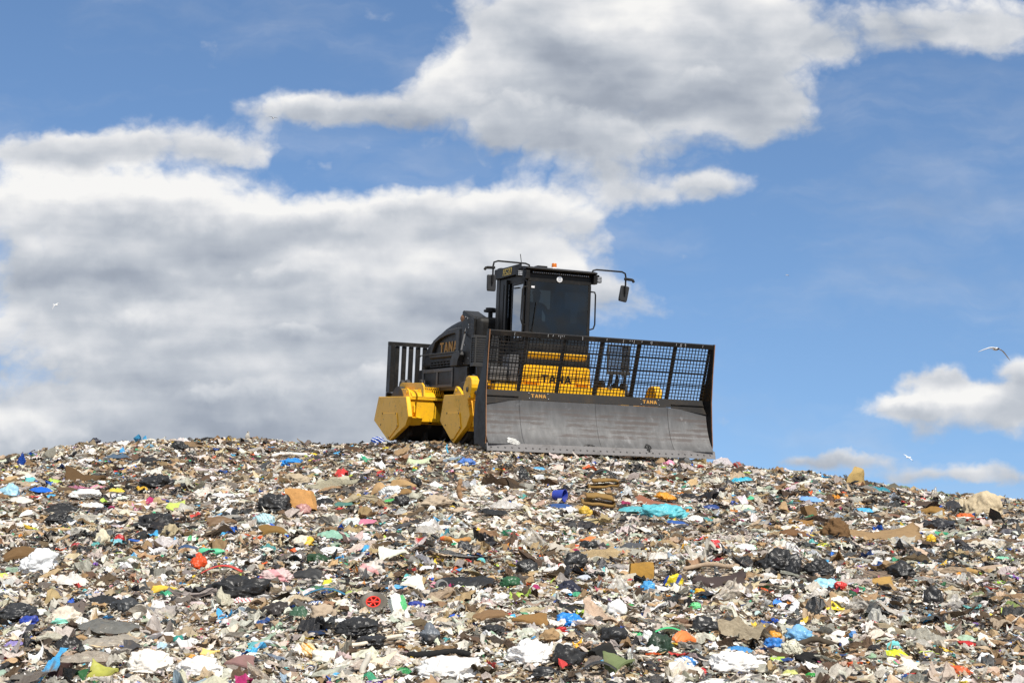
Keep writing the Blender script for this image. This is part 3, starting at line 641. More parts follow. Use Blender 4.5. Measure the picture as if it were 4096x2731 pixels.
2.56|9.63|0.16|0.08|film|#e1ee36|plastic_vest|vest|neon yellow vest on the bottom right slope
3.15|9.99|0.13|0.03|bag|#c11d22|plastic_disc|lid|flat red lid on the bottom right slope
3.11|9.47|0.13|0.1|bag|#f0efed|plastic_bag|bag|white bag near the bottom right corner
2.81|9.09|0.16|0.06|bag|#d55d29|plastic_bag|bag|orange bag at the bottom right border
2.83|9.39|0.08|0.03|bag|#ddb428|plastic_disc|lid|yellow lid above the orange bag at the bottom right border
1.86|8.99|0.09|0.05|film|#2c9838|plastic_film|film|leaf green film at the bottom border on the right
1.74|9.05|0.09|0.05|film|#d5d782|plastic_film|film|pale lime film at the bottom border left of the leaf green film
1.92|9.39|0.18|0.08|bag|#1b1b1d|net_bag|bag|black net bag under the cream striped bag
2.73|9.41|0.15|0.06|film2|#aaa8a2|plastic_film|film|grey clear film left of the yellow lid at the bottom right
2.3|10.18|0.1|0.04|slab|#eeebe2|foam_board|foam|white oval foam left of the small blue ball
1.82|10.04|0.12|0.06|bag|#d5962b|plastic_bag|bag|ochre bag above the strong blue bag
2.79|9.82|0.13|0.07|bag|#a8a49a|plastic_tub|tub|grey tub above the neon yellow vest's right side
4.29|12.61|0.12|0.04|film|#a5da3a|plastic_film|film|lime green film at the right border of the slope
4.89|14.28|0.14|0.05|film|#8cd5b1|plastic_film|film|mint film above the wine red cloth at the right border
6.25|18.07|0.08|0.05|film|#43b547|plastic_film|film|small green film below the very large beige sack's right end
3.25|9.39|0.12|0.04|strip|#1d1d1f|rubber_hose|hose|black hose at the bottom right corner
"""

# ---------------------------------------------------------------- the heap
def axis_coords(lo, hi, step, far, grow=1.22):
    a = list(np.arange(lo, hi + 1e-6, step)); s = step
    while a[-1] < far: s *= grow; a.append(a[-1] + s)
    s = step
    while a[0] > -far: s *= grow; a.insert(0, a[0] - s)
    return np.array(a)
gx = axis_coords(-17, 17, .13, 3000); gy = axis_coords(5, 40, .13, 3000)
X, Y = np.meshgrid(gx, gy, indexing='ij'); Zg = height(X, Y)
nx, ny = X.shape
me = bpy.data.meshes.new('ground')
vv = np.stack([X, Y, Zg], -1).reshape(-1, 3)
ii = (np.arange(nx - 1)[:, None] * ny + np.arange(ny - 1)[None]).reshape(-1)
ff = np.stack([ii, ii + ny, ii + ny + 1, ii + 1], -1)
def fill_mesh(me, v, f, smooth=False):
    me.vertices.add(len(v)); me.vertices.foreach_set('co', v.astype(np.float32).ravel())
    n = f.shape[1]; me.loops.add(f.size); me.loops.foreach_set('vertex_index', f.astype(np.int32).ravel())
    me.polygons.add(len(f)); me.polygons.foreach_set('loop_start', np.arange(0, f.size, n, dtype=np.int32))
    me.polygons.foreach_set('use_smooth', np.full(len(f), smooth)); me.update(calc_edges=True); me.validate()
fill_mesh(me, vv, ff, True)
m, nt, b = newmat('compacted_waste_soil')
oc = obcoord(nt)
vo = nt.new('ShaderNodeTexVoronoi'); nt.put(vo.inputs['Vector'], nt.vec('ADD', oc, nt.vec('SCALE', nt.noise(oc, 9, 2, out=1), scale=.12))); vo.inputs['Scale'].default_value = 26
v2 = nt.new('ShaderNodeTexVoronoi'); nt.put(v2.inputs['Vector'], oc); v2.inputs['Scale'].default_value = 61
def bits(vn):
    s = nt.new('ShaderNodeSeparateColor'); nt.put(s.inputs[0], vn.outputs['Color'])
    return nt.ramp(s.outputs[0], [(0, hexlin('#4a3d30')), (.22, hexlin('#6d5b47')), (.4, hexlin('#2a2927')), (.5, hexlin('#8c7860')), (.66, hexlin('#a79c8c')), (.78, hexlin('#5c5147')), (.86, hexlin('#c9c0b2')), (.92, hexlin('#46617a')), (.95, hexlin('#7e6b35')), (.975, hexlin('#8a4a3c'))], 'CONSTANT'), s.outputs[1]
c1, h1 = bits(vo); c2, h2 = bits(v2)
nt.put(b.inputs['Base Color'], nt.vec('SCALE', nt.mix(.5, c1, c2), scale=1.3)); b.inputs['Roughness'].default_value = .85
nt.put(b.inputs['Normal'], nt.bump(nt.math('ADD', h1, h2), .9, .03))
me.materials.append(m)
ground = bpy.data.objects.new('ground', me); C.objects.link(ground); tag(ground, kind='structure')

PALETTE = [  # weight, colour, gloss(0 matte .. 1 shiny)
 (10, '#f3efe8', .6), (12, '#e0dacd', .6), (11, '#cbc1b0', .5), (9, '#b8a589', .35), (6, '#b1966f', .2), (4, '#947857', .15),
 (9, '#bdb6aa', .7), (5.5, '#989389', .7), (4.5, '#6b645b', .4), (5.6, '#202123', .8), (5.8, '#2e2f31', .8), (3.4, '#444648', .7), (5.5, '#5f4c39', .1), (3.5, '#47392b', .1),
 (.9, '#49a8dc', .6), (.8, '#2458b8', .5), (.6, '#1c3f78', .4), (.8, '#3fa67a', .6), (.5, '#2f6b45', .5), (.9, '#64b7b5', .5), (1.0, '#e3c23a', .5), (.5, '#d98b2a', .5),
 (.5, '#dd5f28', .5), (.9, '#bf3a34', .5), (.45, '#a3265f', .5), (.4, '#d58fa4', .4), (.25, '#7a53a6', .5), (.6, '#b7cf5a', .5), (1.2, '#8fa3ad', .4), (1.0, '#9db59a', .4), (1, '#cfd9dd', .8)]
pw = np.array([p[0] for p in PALETTE], float); pw[14:] *= .54; pw[9:12] *= .85; pw /= pw.sum()
pc = np.array([hexlin(p[1]) for p in PALETTE]); pg = np.array([p[2] for p in PALETTE])
DARK = np.array([i in (8, 9, 10, 11) for i in range(len(PALETTE))]); PALE = np.array([i < 4 or i == 6 for i in range(len(PALETTE))])

def scatter(rng, n, y0, y1, n_side, med, sig, aspect, tiltsd, fold, lift):
    """n crumpled scraps, each a grid of n_side x n_side vertices, strewn over the heap between distances y0 and y1"""
    u = rng.random(int(n * 1.0)); A = lambda y: .44 * y * y + 4.4 * y
    a0, a1 = A(y0), A(y1); t = a0 + u * (a1 - a0); y = (-4.4 + np.sqrt(4.4 ** 2 + 4 * .44 * t)) / .88
    x = (rng.random(len(y)) * 2 - 1) * (.44 * y + 2.2)
    keep = np.ones(len(y), bool)                     # leave room for the single pieces that stand out
    for hx, hy, hw in HXY:
        fr = (.30 * hw + 1.3 * med if hy > 12.5 else .12 * hw + .5 * med) if n_side > 3 else 0          # nothing tall right in front of it
        q = ((x - hx) / (.46 * hw + .25 * med)) ** 2 + ((y - hy + fr * .5) / (.38 * hw + .2 * med + fr * .5)) ** 2
        keep &= ~((q < 1) & (rng.random(len(y)) < (.93 if n_side > 3 else .85)))
    x, y = x[keep], y[keep]; n = len(x)
    sx = med * np.exp(rng.normal(0, sig, n)); sx = np.clip(sx, med * .3, med * 3.2); sy = sx * np.exp(rng.normal(math.log(aspect), .35, n))
    strip = rng.random(n) < .10; sy = np.where(strip, sx * .16, sy); sx = np.where(strip, sx * 1.5, sx)
    k = n_side; g = np.linspace(-.5, .5, k); U, V = np.meshgrid(g, g, indexing='ij'); U = U.ravel()[None]; V = V.ravel()[None]
    j = .55 / (k - 1)
    U = U + rng.normal(0, j * .5, (n, k * k)); V = V + rng.normal(0, j * .5, (n, k * k))
    U = np.clip(U, -.56, .56); V = np.clip(V, -.56, .56)
    # rounded, torn outline
    ang = np.arctan2(V, U); ph = rng.random((n, 4)) * 6.28
    rim = 1 - .22 * (np.abs(U) * 2) ** 4 * (np.abs(V) * 2) ** 2 * 2 + .16 * np.sin(3 * ang + ph[:, :1]) * (U ** 2 + V ** 2) * 2 + .12 * np.sin(5 * ang + ph[:, 1:2]) * (U ** 2 + V ** 2) * 2
    U = U * rim; V = V * rim
    z = 0
    for q in range(4 if n_side < 6 else 6):
        th = rng.random((n, 1)) * math.pi * (1 if q else .5); f = (1.0 + 1.1 * q) * (.7 + .6 * rng.random((n, 1))); p = rng.random((n, 1))
        w = (U * np.cos(th) + V * np.sin(th)) * f + p
        z = z + (np.abs((w % 1) - .5) * 2 - .5) / (1 + .9 * q)
    size = np.sqrt(sx * sy)[:, None]
    z = z * fold * size * (.4 + rng.random((n, 1)) * 1.2)
    z = z + (U ** 2 * rng.normal(-.1, .7, (n, 1)) + V ** 2 * rng.normal(-.2, .7, (n, 1))) * size
    px, py = U * sx[:, None], V * sy[:, None]
    tl = np.abs(rng.normal(0, tiltsd, n)); ta = rng.random(n) * 6.283; c, s_ = np.cos(ta)[:, None], np.sin(ta)[:, None]
    d = px * c + py * s_; e = -px * s_ + py * c
    ct, st = np.cos(tl)[:, None], np.sin(tl)[:, None]
    d, z = d * ct - z * st, d * st + z * ct
    px, py = d * c - e * s_, d * s_ + e * c
    yaw = rng.normal(0, .9, n)[:, None]
    px, py = px * np.cos(yaw) - py * np.sin(yaw), px * np.sin(yaw) + py * np.cos(yaw)
    gz = height(x, y)
    # lie along the slope
    ex = .15; sxl = (height(x + ex, y) - height(x - ex, y)) / (2 * ex); syl = (height(x, y + ex) - height(x, y - ex)) / (2 * ex)
    z = z + px * sxl[:, None] + py * syl[:, None]
    z = z - np.percentile(z, 22, axis=1, keepdims=True) + (lift * rng.random(n) + .012)[:, None]
    co = np.stack([px + x[:, None], py + y[:, None], z + gz[:, None]], -1)
    # colour: patches of the heap are darker or paler
    f1 = fbm(np.stack([x * .9, y * .55, x * 0], -1), 40, 3); f2 = fbm(np.stack([x * .5, y * .3, x * 0 + 5], -1), 50, 2)
    far = np.clip((y - 13) / 16, 0, 1)
    wgt = np.repeat(pw[None], n, 0) * (1 + 1.9 * np.clip(f1 * 2.2 + .1 * far, -.42, 1)[:, None] * DARK) * (1 + .7 * np.clip(f2 * 2, -1, 1)[:, None] * PALE) * (1 - .35 * far[:, None] * PALE)
    wgt[:, 12:14] *= (1 + 1.2 * far[:, None]); wgt[:, 4:6] *= (1 + .6 * far[:, None])
    if n_side > 8: wgt[:, 14:] *= .12
    cw = np.cumsum(wgt, 1); pick = (rng.random((n, 1)) * cw[:, -1:] > cw).sum(1).clip(0, len(pw) - 1)
    colr = pc[pick] * np.exp(rng.normal(0, .16, (n, 1))) * np.exp(rng.normal(0, .04, (n, 3)))
    vc = np.repeat(colr[:, None], k * k, 1)
    printed = rng.random(n) < (.16 if n_side < 9 else .08); other = pc[rng.choice(len(pc), n, p=pw)]
    side = (U * np.cos(ph[:, 2:3]) + V * np.sin(ph[:, 2:3])) > rng.normal(.12, .12, (n, 1))
    vc = np.where((side & printed[:, None])[..., None], other[:, None], vc)
    dirt = np.clip(rng.normal(1, .07, (n, k * k, 1)), .7, 1.15)
    vc = np.clip(vc * dirt, 0, .9)
    al = np.repeat((pg[pick] * (.6 + .6 * rng.random(n)))[:, None, None], k * k, 1)
    col4 = np.concatenate([vc, al], -1)
    q = (np.arange(k - 1)[:, None] * k + np.arange(k - 1)[None]).ravel(); q = np.stack([q, q + k, q + k + 1, q + 1], -1)
    F = (np.arange(n)[:, None, None] * k * k + q[None]).reshape(-1, 4)
    return co.reshape(-1, 3), F, col4.reshape(-1, 4)

rng = np.random.default_rng(7)
HXY = [(float(a[0]), float(a[1]) + (min(float(a[2]) * .3, .2) if float(a[1]) < 24.8 else .05), float(a[2])) for a in (l.split('|') for l in HEROES.strip().splitlines())]
VS, FS, CS, off = [], [], [], 0
for args in ((100000, 7.6, 16, 3, .037, .45, .55, .28, .34, .035), (130000, 16, 39, 3, .055, .45, .55, .24, .30, .035),
             (21000, 7.6, 16, 6, .080, .42, .46, .25, .32, .045), (40000, 16, 38.5, 5, .105, .38, .50, .20, .27, .04),
             (2000, 7.6, 16, 12, .155, .36, .42, .18, .28, .05), (3000, 16, 37, 10, .22, .32, .42, .13, .21, .04),
             (1500, 7.6, 16, 10, .17, .40, .15, .14, .34, .05), (2600, 16, 37, 9, .22, .35, .15, .10, .30, .045)):     # long torn strips of film
    v, f, c = scatter(rng, *args); VS.append(v); FS.append(f + off); CS.append(c); off += len(v)
VS, FS, CS = np.concatenate(VS), np.concatenate(FS), np.concatenate(CS)
me = bpy.data.meshes.new('loose_litter'); fill_mesh(me, VS, FS, False)
at = me.color_attributes.new('tint', 'FLOAT_COLOR', 'POINT'); at.data.foreach_set('color', CS.astype(np.float32).ravel())
m, nt, b = newmat('litter_scraps')
a = nt.new('ShaderNodeAttribute'); a.attribute_name = 'tint'
oc = obcoord(nt)
grime = nt.noise(oc, 31, 4, .6)
base = nt.mix(nt.math('MULTIPLY', nt.smooth(grime, .5, .75), .55), a.outputs['Color'], hexlin('#6b5a46'))
nt.put(b.inputs['Base Color'], base)
nt.put(b.inputs['Roughness'], nt.math('MULTIPLY_ADD', a.outputs['Alpha'], -.55, .85))
nt.put(b.inputs['Normal'], nt.bump(nt.noise(oc, 55, 4, .6), .55, .012))
tr = nt.new('ShaderNodeBsdfTranslucent'); nt.put(tr.inputs[0], base)
mx = nt.new('ShaderNodeMixShader'); mx.inputs[0].default_value = .18
nt.l.new(b.outputs[0], mx.inputs[1]); nt.l.new(tr.outputs[0], mx.inputs[2]); nt.l.new(mx.outputs[0], nt.n['Material Output'].inputs[0])
me.materials.append(m)
litter = bpy.data.objects.new('loose_litter', me); C.objects.link(litter)
tag(litter, 'loose shredded scraps of plastic, paper and soil covering the whole heap', 'litter', kind='stuff')

# ---------------------------------------------------------------- single pieces of waste that stand out
def waste_mat(name, gloss, rough, trans=0.0, clear=0.0, crumple=40, bumps=.5, dirt=.5):
    m, nt, b = newmat(name)
    oi = nt.new('ShaderNodeObjectInfo'); oc = obcoord(nt)
    cv = nt.vec('ADD', oc, nt.vec('SCALE', oi.outputs['Location'], scale=3.7))
    n1 = nt.noise(cv, 9, 5, .62)
    lum = nt.vec('DOT_PRODUCT', oi.outputs['Color'], (.33, .4, .27))
    dk = nt.smooth(lum, .0, .12)
    base = nt.mix(nt.math('MULTIPLY', nt.smooth(n1, .5, .78), nt.math('MULTIPLY', nt.math('MULTIPLY_ADD', dk, .85, .15), dirt)), oi.outputs['Color'], hexlin('#7a6852'))
    base = nt.mix(nt.math('MULTIPLY', nt.smooth(nt.noise(cv, 26, 3, .6), .45, .8), .35), base, nt.mix(.55, base, (.02, .018, .015, 1)))
    nt.put(b.inputs['Base Color'], base)
    nt.put(b.inputs['Roughness'], nt.math('MULTIPLY_ADD', n1, .35, rough)); b.inputs['Specular IOR Level'].default_value = gloss
    rd = nt.noise(cv, crumple, 3, .6, .6, typ='RIDGED_MULTIFRACTAL')
    nt.put(b.inputs['Normal'], nt.bump(rd, bumps, .012))
    res = b.outputs[0]
    if trans:
        t = nt.new('ShaderNodeBsdfTranslucent'); nt.put(t.inputs[0], base); x = nt.new('ShaderNodeMixShader'); x.inputs[0].default_value = trans
        nt.l.new(res, x.inputs[1]); nt.l.new(t.outputs[0], x.inputs[2]); res = x.outputs[0]
    if clear:
        t = nt.new('ShaderNodeBsdfTransparent'); x = nt.new('ShaderNodeMixShader'); x.inputs[0].default_value = clear
        nt.l.new(res, x.inputs[1]); nt.l.new(t.outputs[0], x.inputs[2]); res = x.outputs[0]
    nt.l.new(res, nt.n['Material Output'].inputs[0]); return m
WM = {'plastic': waste_mat('thin_plastic', .5, .22, .12, 0, 34, .55, .35), 'film': waste_mat('plastic_film', .6, .2, .25, 0, 40, .5, .35),
      'film2': waste_mat('clear_film', .8, .12, .2, .28, 36, .6, .25), 'cloth': waste_mat('soiled_cloth', .1, .75, .08, 0, 60, .45, .5),
      'card': waste_mat('cardboard_and_foam', .15, .7, 0, 0, 24, .3, .45), 'hard': waste_mat('hard_plastic', .5, .35, 0, 0, 20, .12, .4)}

def mesh_obj(name, v, f, mat, loc, col, smooth=True, parent=None):
    me = bpy.data.meshes.new(name); me.from_pydata([tuple(p) for p in v], [], f); me.materials.append(mat)
    me.polygons.foreach_set('use_smooth', [smooth] * len(me.polygons))
    o = bpy.data.objects.new(name, me); C.objects.link(o); o.location = loc; o.color = (*col, 1)
    if parent: o.parent = parent
    return o
_bm = bmesh.new(); bmesh.ops.create_icosphere(_bm, subdivisions=5, radius=1)
ICO_V = np.array([v.co[:] for v in _bm.verts]); ICO_F = [tuple(v.index for v in f.verts) for f in _bm.faces]; _bm.free()
_bm = bmesh.new(); bmesh.ops.create_icosphere(_bm, subdivisions=4, radius=1)
ICO4_V = np.array([v.co[:] for v in _bm.verts]); ICO4_F = [tuple(v.index for v in f.verts) for f in _bm.faces]; _bm.free()
def grid(n, m_):
    q = [(i * m_ + j, (i + 1) * m_ + j, (i + 1) * m_ + j + 1, i * m_ + j + 1) for i in range(n - 1) for j in range(m_ - 1)]
    U, V = np.meshgrid(np.linspace(-1, 1, n), np.linspace(-1, 1, m_), indexing='ij'); return U.ravel(), V.ravel(), q
def yawed(p, a):
    c, s = math.cos(a), math.sin(a); return np.stack([p[:, 0] * c - p[:, 1] * s, p[:, 0] * s + p[:, 1] * c, p[:, 2]], -1)
def sloped(p, x, y):
    e = .25; sx = (float(height(x + e, y)) - float(height(x - e, y))) / (2 * e); sy = (float(height(x, y + e)) - float(height(x, y - e))) / (2 * e)
    p = p.copy(); p[:, 2] += p[:, 0] * sx + p[:, 1] * sy; return p

def make_bag(w, h, sd, r):
    V, F = (ICO_V, ICO_F) if w > .22 else (ICO4_V, ICO4_F)
    fq = 1.1 + r.random() * .6
    st = np.array([1, 1, 1.5])
    rad_ = 1 + .50 * fbm(V * fq, sd, 3)
    fold = ridged(V * st * 1.7 + .35 * fbm(V * 2, sd + 5, 2)[:, None], sd + 1, 3)
    rad_ = rad_ + .27 * fold + .09 * ridged(V * st * 5, sd + 2, 2)
    p = V * rad_[:, None]
    knot = V @ np.array([math.cos(sd) * .5, -.3, .8]); knot = np.clip((knot - .86) / .14, 0, 1)     # the gathered corner
    p = p * (1 + .35 * knot ** 2 * (r.random() < .5))[:, None]
    p = p * np.array([w * .48, w * .36, max(h * .62, w * .16)])
    p[:, 2] = np.where(p[:, 2] < 0, p[:, 2] * .5, p[:, 2]) + h * .12
    return p, F
def make_film(w, h, sd, r, crisp=1.0, d=.65):
    n = 30; U, V, F = grid(n, n)
    ang = np.arctan2(V, U); R = np.maximum(np.abs(U), np.abs(V)); rr = np.hypot(U, V) + 1e-6
    k = .55; X = U * (1 - k) + U / rr * R * k; Y_ = V * (1 - k) + V / rr * R * k
    rim = 1 + .30 * fbm(np.stack([np.cos(ang) * 1.6, np.sin(ang) * 1.6, ang * 0 + sd], -1), sd, 4) * R
    X, Y_ = X * rim, Y_ * rim
    a = r.random() * 3.14; q = np.stack([X * math.cos(a) + Y_ * math.sin(a), (-X * math.sin(a) + Y_ * math.cos(a)) * .45, X * 0 + sd * .7], -1)
    z = .5 + .42 * ridged(q * 1.6 + .35 * fbm(q * 2, sd, 2)[:, None], sd, 3) + .20 * ridged(q * 5.5, sd + 4, 2) * crisp
    z = z * (1 - .75 * R ** 3)
    p = np.stack([X * w * .5, Y_ * w * .5 * d, z * h * .62 - .01], -1)
    return yawed(p, r.normal(0, .25)), F
def make_up(w, h, sd, r):
    n = 26; U, V, F = grid(n, n); t = (V + 1) / 2                     # a stiff peak of film
    wd = w * (.62 * (1 - t ** 1.3) + .12) * (1 + .25 * fbm(np.stack([U * 0, V * 2, U * 0 + sd], -1), sd, 2))
    q = np.stack([U * 1.4, V * .7, U * 0 + sd], -1)
    dz = .22 * w * ridged(q, sd, 3) + .1 * w * U ** 2
    X = U * wd + (t ** 2) * r.normal(0, .25) * w; Y_ = dz + t * h * .3 * r.normal(0, 1)
    Z = t * h * 1.0 * (1 + .15 * fbm(np.stack([U * 2, V * 0, U * 0 + sd * 2.], -1), sd + 3, 2)) - .02
    return yawed(np.stack([X, Y_, Z], -1), r.normal(0, .4)), F
def make_slab(w, h, sd, r, d=.36, th=None, bend=.3, rough=.07, yaw=None):
    w *= .92; n, m_ = 30, 16; U, V, F0 = grid(n, m_); th = th or max(.35 * h, .012)
    R = np.maximum(np.abs(U) ** 6, np.abs(V) ** 6)
    edge = 1 + .16 * fbm(np.stack([U * 2, V * 2, U * 0 + sd], -1), sd, 3)
    X, Y_ = U * edge, V * edge
    zz = bend * h * (1 - U ** 2) * r.choice([-1, 1]) + bend * h * U * V * r.normal() + rough * w * fbm(np.stack([X * 1.3, Y_ * 1.3, X * 0 + sd], -1), sd + 2, 3)
    tilt = h * .22 * V                                           # front edge lower, so that its face shows
    top = np.stack([X * w / 2, Y_ * w / 2 * d, zz + tilt + th / 2 + h * .18 - .35 * th * R], -1)
    bot = top.copy(); bot[:, 2] -= th * (1 - .5 * R)
    N = len(top); F = list(F0) + [tuple(i + N for i in q[::-1]) for q in F0]
    ring = [i * m_ for i in range(n)] + [(n - 1) * m_ + j for j in range(1, m_)] + [i * m_ + m_ - 1 for i in range(n - 2, -1, -1)] + [j for j in range(m_ - 2, 0, -1)]
    F += [(ring[k], ring[(k + 1) % len(ring)], ring[(k + 1) % len(ring)] + N, ring[k] + N) for k in range(len(ring))]
    return yawed(np.concatenate([top, bot]), r.normal(0, .3) if yaw is None else yaw), F
def make_fold(w, h, sd, r):
    n, m_ = 40, 8; th = .3 * h; s = np.linspace(0, 1, n); L = w * .8
    pts = []
    for t in s:                                                  # a slab bent back over itself
        if t < .45: pts.append((-w * .45 + t / .45 * L, .02, 0, 1))
        elif t < .55: a = (t - .45) / .1 * math.pi; pts.append((-w * .45 + L + math.sin(a) * h * .35, .02 + h * .35 * (1 - math.cos(a)), math.sin(a), math.cos(a)))
        else: pts.append((-w * .45 + L * (1 - (t - .55) / .45 * .85), .02 + h * .7 + h * .1 * math.sin((t - .55) * 7), 0, -1))
    v, F = [], []
    for side in (0, 1):
        for (x, z, nx_, nz) in pts:
            for j in range(m_):
                yv = (j / (m_ - 1) - .5) * w * .5; o = (th if side else 0)
                v.append((x + nx_ * -o * .5, yv + .02 * w * math.sin(x * 20 + side), z + nz * -o * .0 + (o if nz > -.5 else o)))
    N = n * m_
    for i in range(n - 1):
        for j in range(m_ - 1):
            q = (i*m_+j, (i+1)*m_+j, (i+1)*m_+j+1, i*m_+j+1); F.append(q); F.append(tuple(k + N for k in q[::-1]))
        F.append((i*m_, i*m_+N, (i+1)*m_+N, (i+1)*m_)); F.append((i*m_+m_-1, (i+1)*m_+m_-1, (i+1)*m_+m_-1+N, i*m_+m_-1+N))
    for j in range(m_ - 1):
        F.append((j, j+1, j+1+N, j+N)); k = (n-1)*m_; F.append((k+j, k+j+N, k+j+1+N, k+j+1))
    v = np.array(v); v[:, 2] += .15 * h * fbm(v * 9, sd, 2)
    return v, F
def make_box(w, h, sd, r):
    n = 9; v, F = [], []
    sx, sy, sz = w * .5, w * .36, h * .52
    bm = bmesh.new(); bmesh.ops.create_cube(bm, size=2); bmesh.ops.subdivide_edges(bm, edges=bm.edges[:], cuts=n, use_grid_fill=True)
    v = np.array([q.co[:] for q in bm.verts]); F = [tuple(q.index for q in f.verts) for f in bm.faces]; bm.free()
    v = v * (1 - .05 * (np.abs(v).min(1, keepdims=True) > .8))
    v = v + .10 * np.stack([fbm(v * 1.1, sd, 3), fbm(v * 1.1, sd + 3, 3), fbm(v * 1.1, sd + 6, 3)], -1) - .06 * np.clip(ridged(v * 1.2, sd, 2), 0, 1)[:, None] * v
    v[:, 0] += .18 * v[:, 2] * r.normal()
    v = v * np.array([sx, sy, sz]); t = r.normal(.12, .1); c, s = math.cos(t), math.sin(t)
    v = np.stack([v[:, 0] * c - v[:, 2] * s, v[:, 1], v[:, 0] * s + v[:, 2] * c], -1); t = -.25; c, s = math.cos(t), math.sin(t)
    v = np.stack([v[:, 0], v[:, 1] * c - v[:, 2] * s, v[:, 1] * s + v[:, 2] * c + sz * .8], -1)
    return yawed(v, r.normal(.35, .3)), F
def tube_mesh(pts, rr, n=10, flat=1.0):
    b = MB(); b.tube(pts, rr, n); v = np.array(b.v); return v, b.f

_FIX = {}
def fixed_mat(hexc):
    if hexc not in _FIX:
        m, nt, b = newmat('printed_plastic'); oc = obcoord(nt); nt.put(b.inputs['Base Color'], nt.mix(nt.math('MULTIPLY', nt.smooth(nt.noise(oc, 12, 4, .6), .5, .75), .4), hexlin(hexc), hexlin('#7a6852')))
        b.inputs['Roughness'].default_value = .45; nt.put(b.inputs['Normal'], nt.bump(nt.noise(oc, 40, 3, .6), .4, .01)); _FIX[hexc] = m
    return _FIX[hexc]
def bands(o, hexc, axis, freq, thr, w):
    """the second colour of a printed or striped piece"""
    o.data.materials.append(fixed_mat(hexc)); n = len(o.data.polygons); c = np.zeros(n * 3); o.data.polygons.foreach_get('center', c); c = c.reshape(-1, 3) / w
    t = c @ np.array(axis); f = (np.sin(t * freq) > thr) if freq else (t > thr)
    o.data.polygons.foreach_set('material_index', f.astype(np.int32))
PRINTS = [('blue band', '#23408f', (1, 0, -.5), 9, .55), ('white and red patterned', '#b03038', (1, .6, .4), 38, .55), ('blue patterned', '#dfe4ea', (1, -.5, .6), 44, .5), ('blue printed', '#dfe4ea', (.6, .3, 1), 22, .6),
          ('green and white', '#eceee8', (1, .2, 0), 11, .2), ('yellow and cream printed', '#c98a2a', (.8, .2, 1), 17, .5), ('blue and white', '#eef0f2', (1, .3, .8), 16, .2), ('white striped', '#7d8a90', (1, .3, .6), 40, .72),
          ('aqua and white', '#eef2f2', (1, .2, .3), 26, 0), ('cream striped', '#7d7a66', (1, .4, .5), 34, .75), ('olive striped', '#5a6044', (1, .5, 0), 36, .5), ('edged with green', '#3b9a5c', (1, .3, 0), 0, .38), ('green edges', '#4fae6a', (1, 0, .2), 0, .36),
          ('mint edge', '#8fd8c0', (0, -1, -.8), 0, .30), ('orange tip', '#d9822b', (1, 0, 0), 0, .36), ('orange end', '#c9632b', (-1, 0, 0), 0, .36), ('dark lower half', '#2d3238', (0, -.4, -1), 0, -.22), ('yellow corner', '#dcb33a', (1, -.3, 0), 0, .30),
          ('rosy tint', '#d69a98', (.5, .3, 1), 8, .5), ('pink inside', '#cf8f92', (1, .3, 1), 9, .35), ('red and grey', '#77777a', (1, 0, .5), 12, .3), ('striped grey brown', '#4d4035', (.3, 1, 0), 60, .4), ('small printed label', '#e8e4da', (1, 0, 1), 0, 9)]
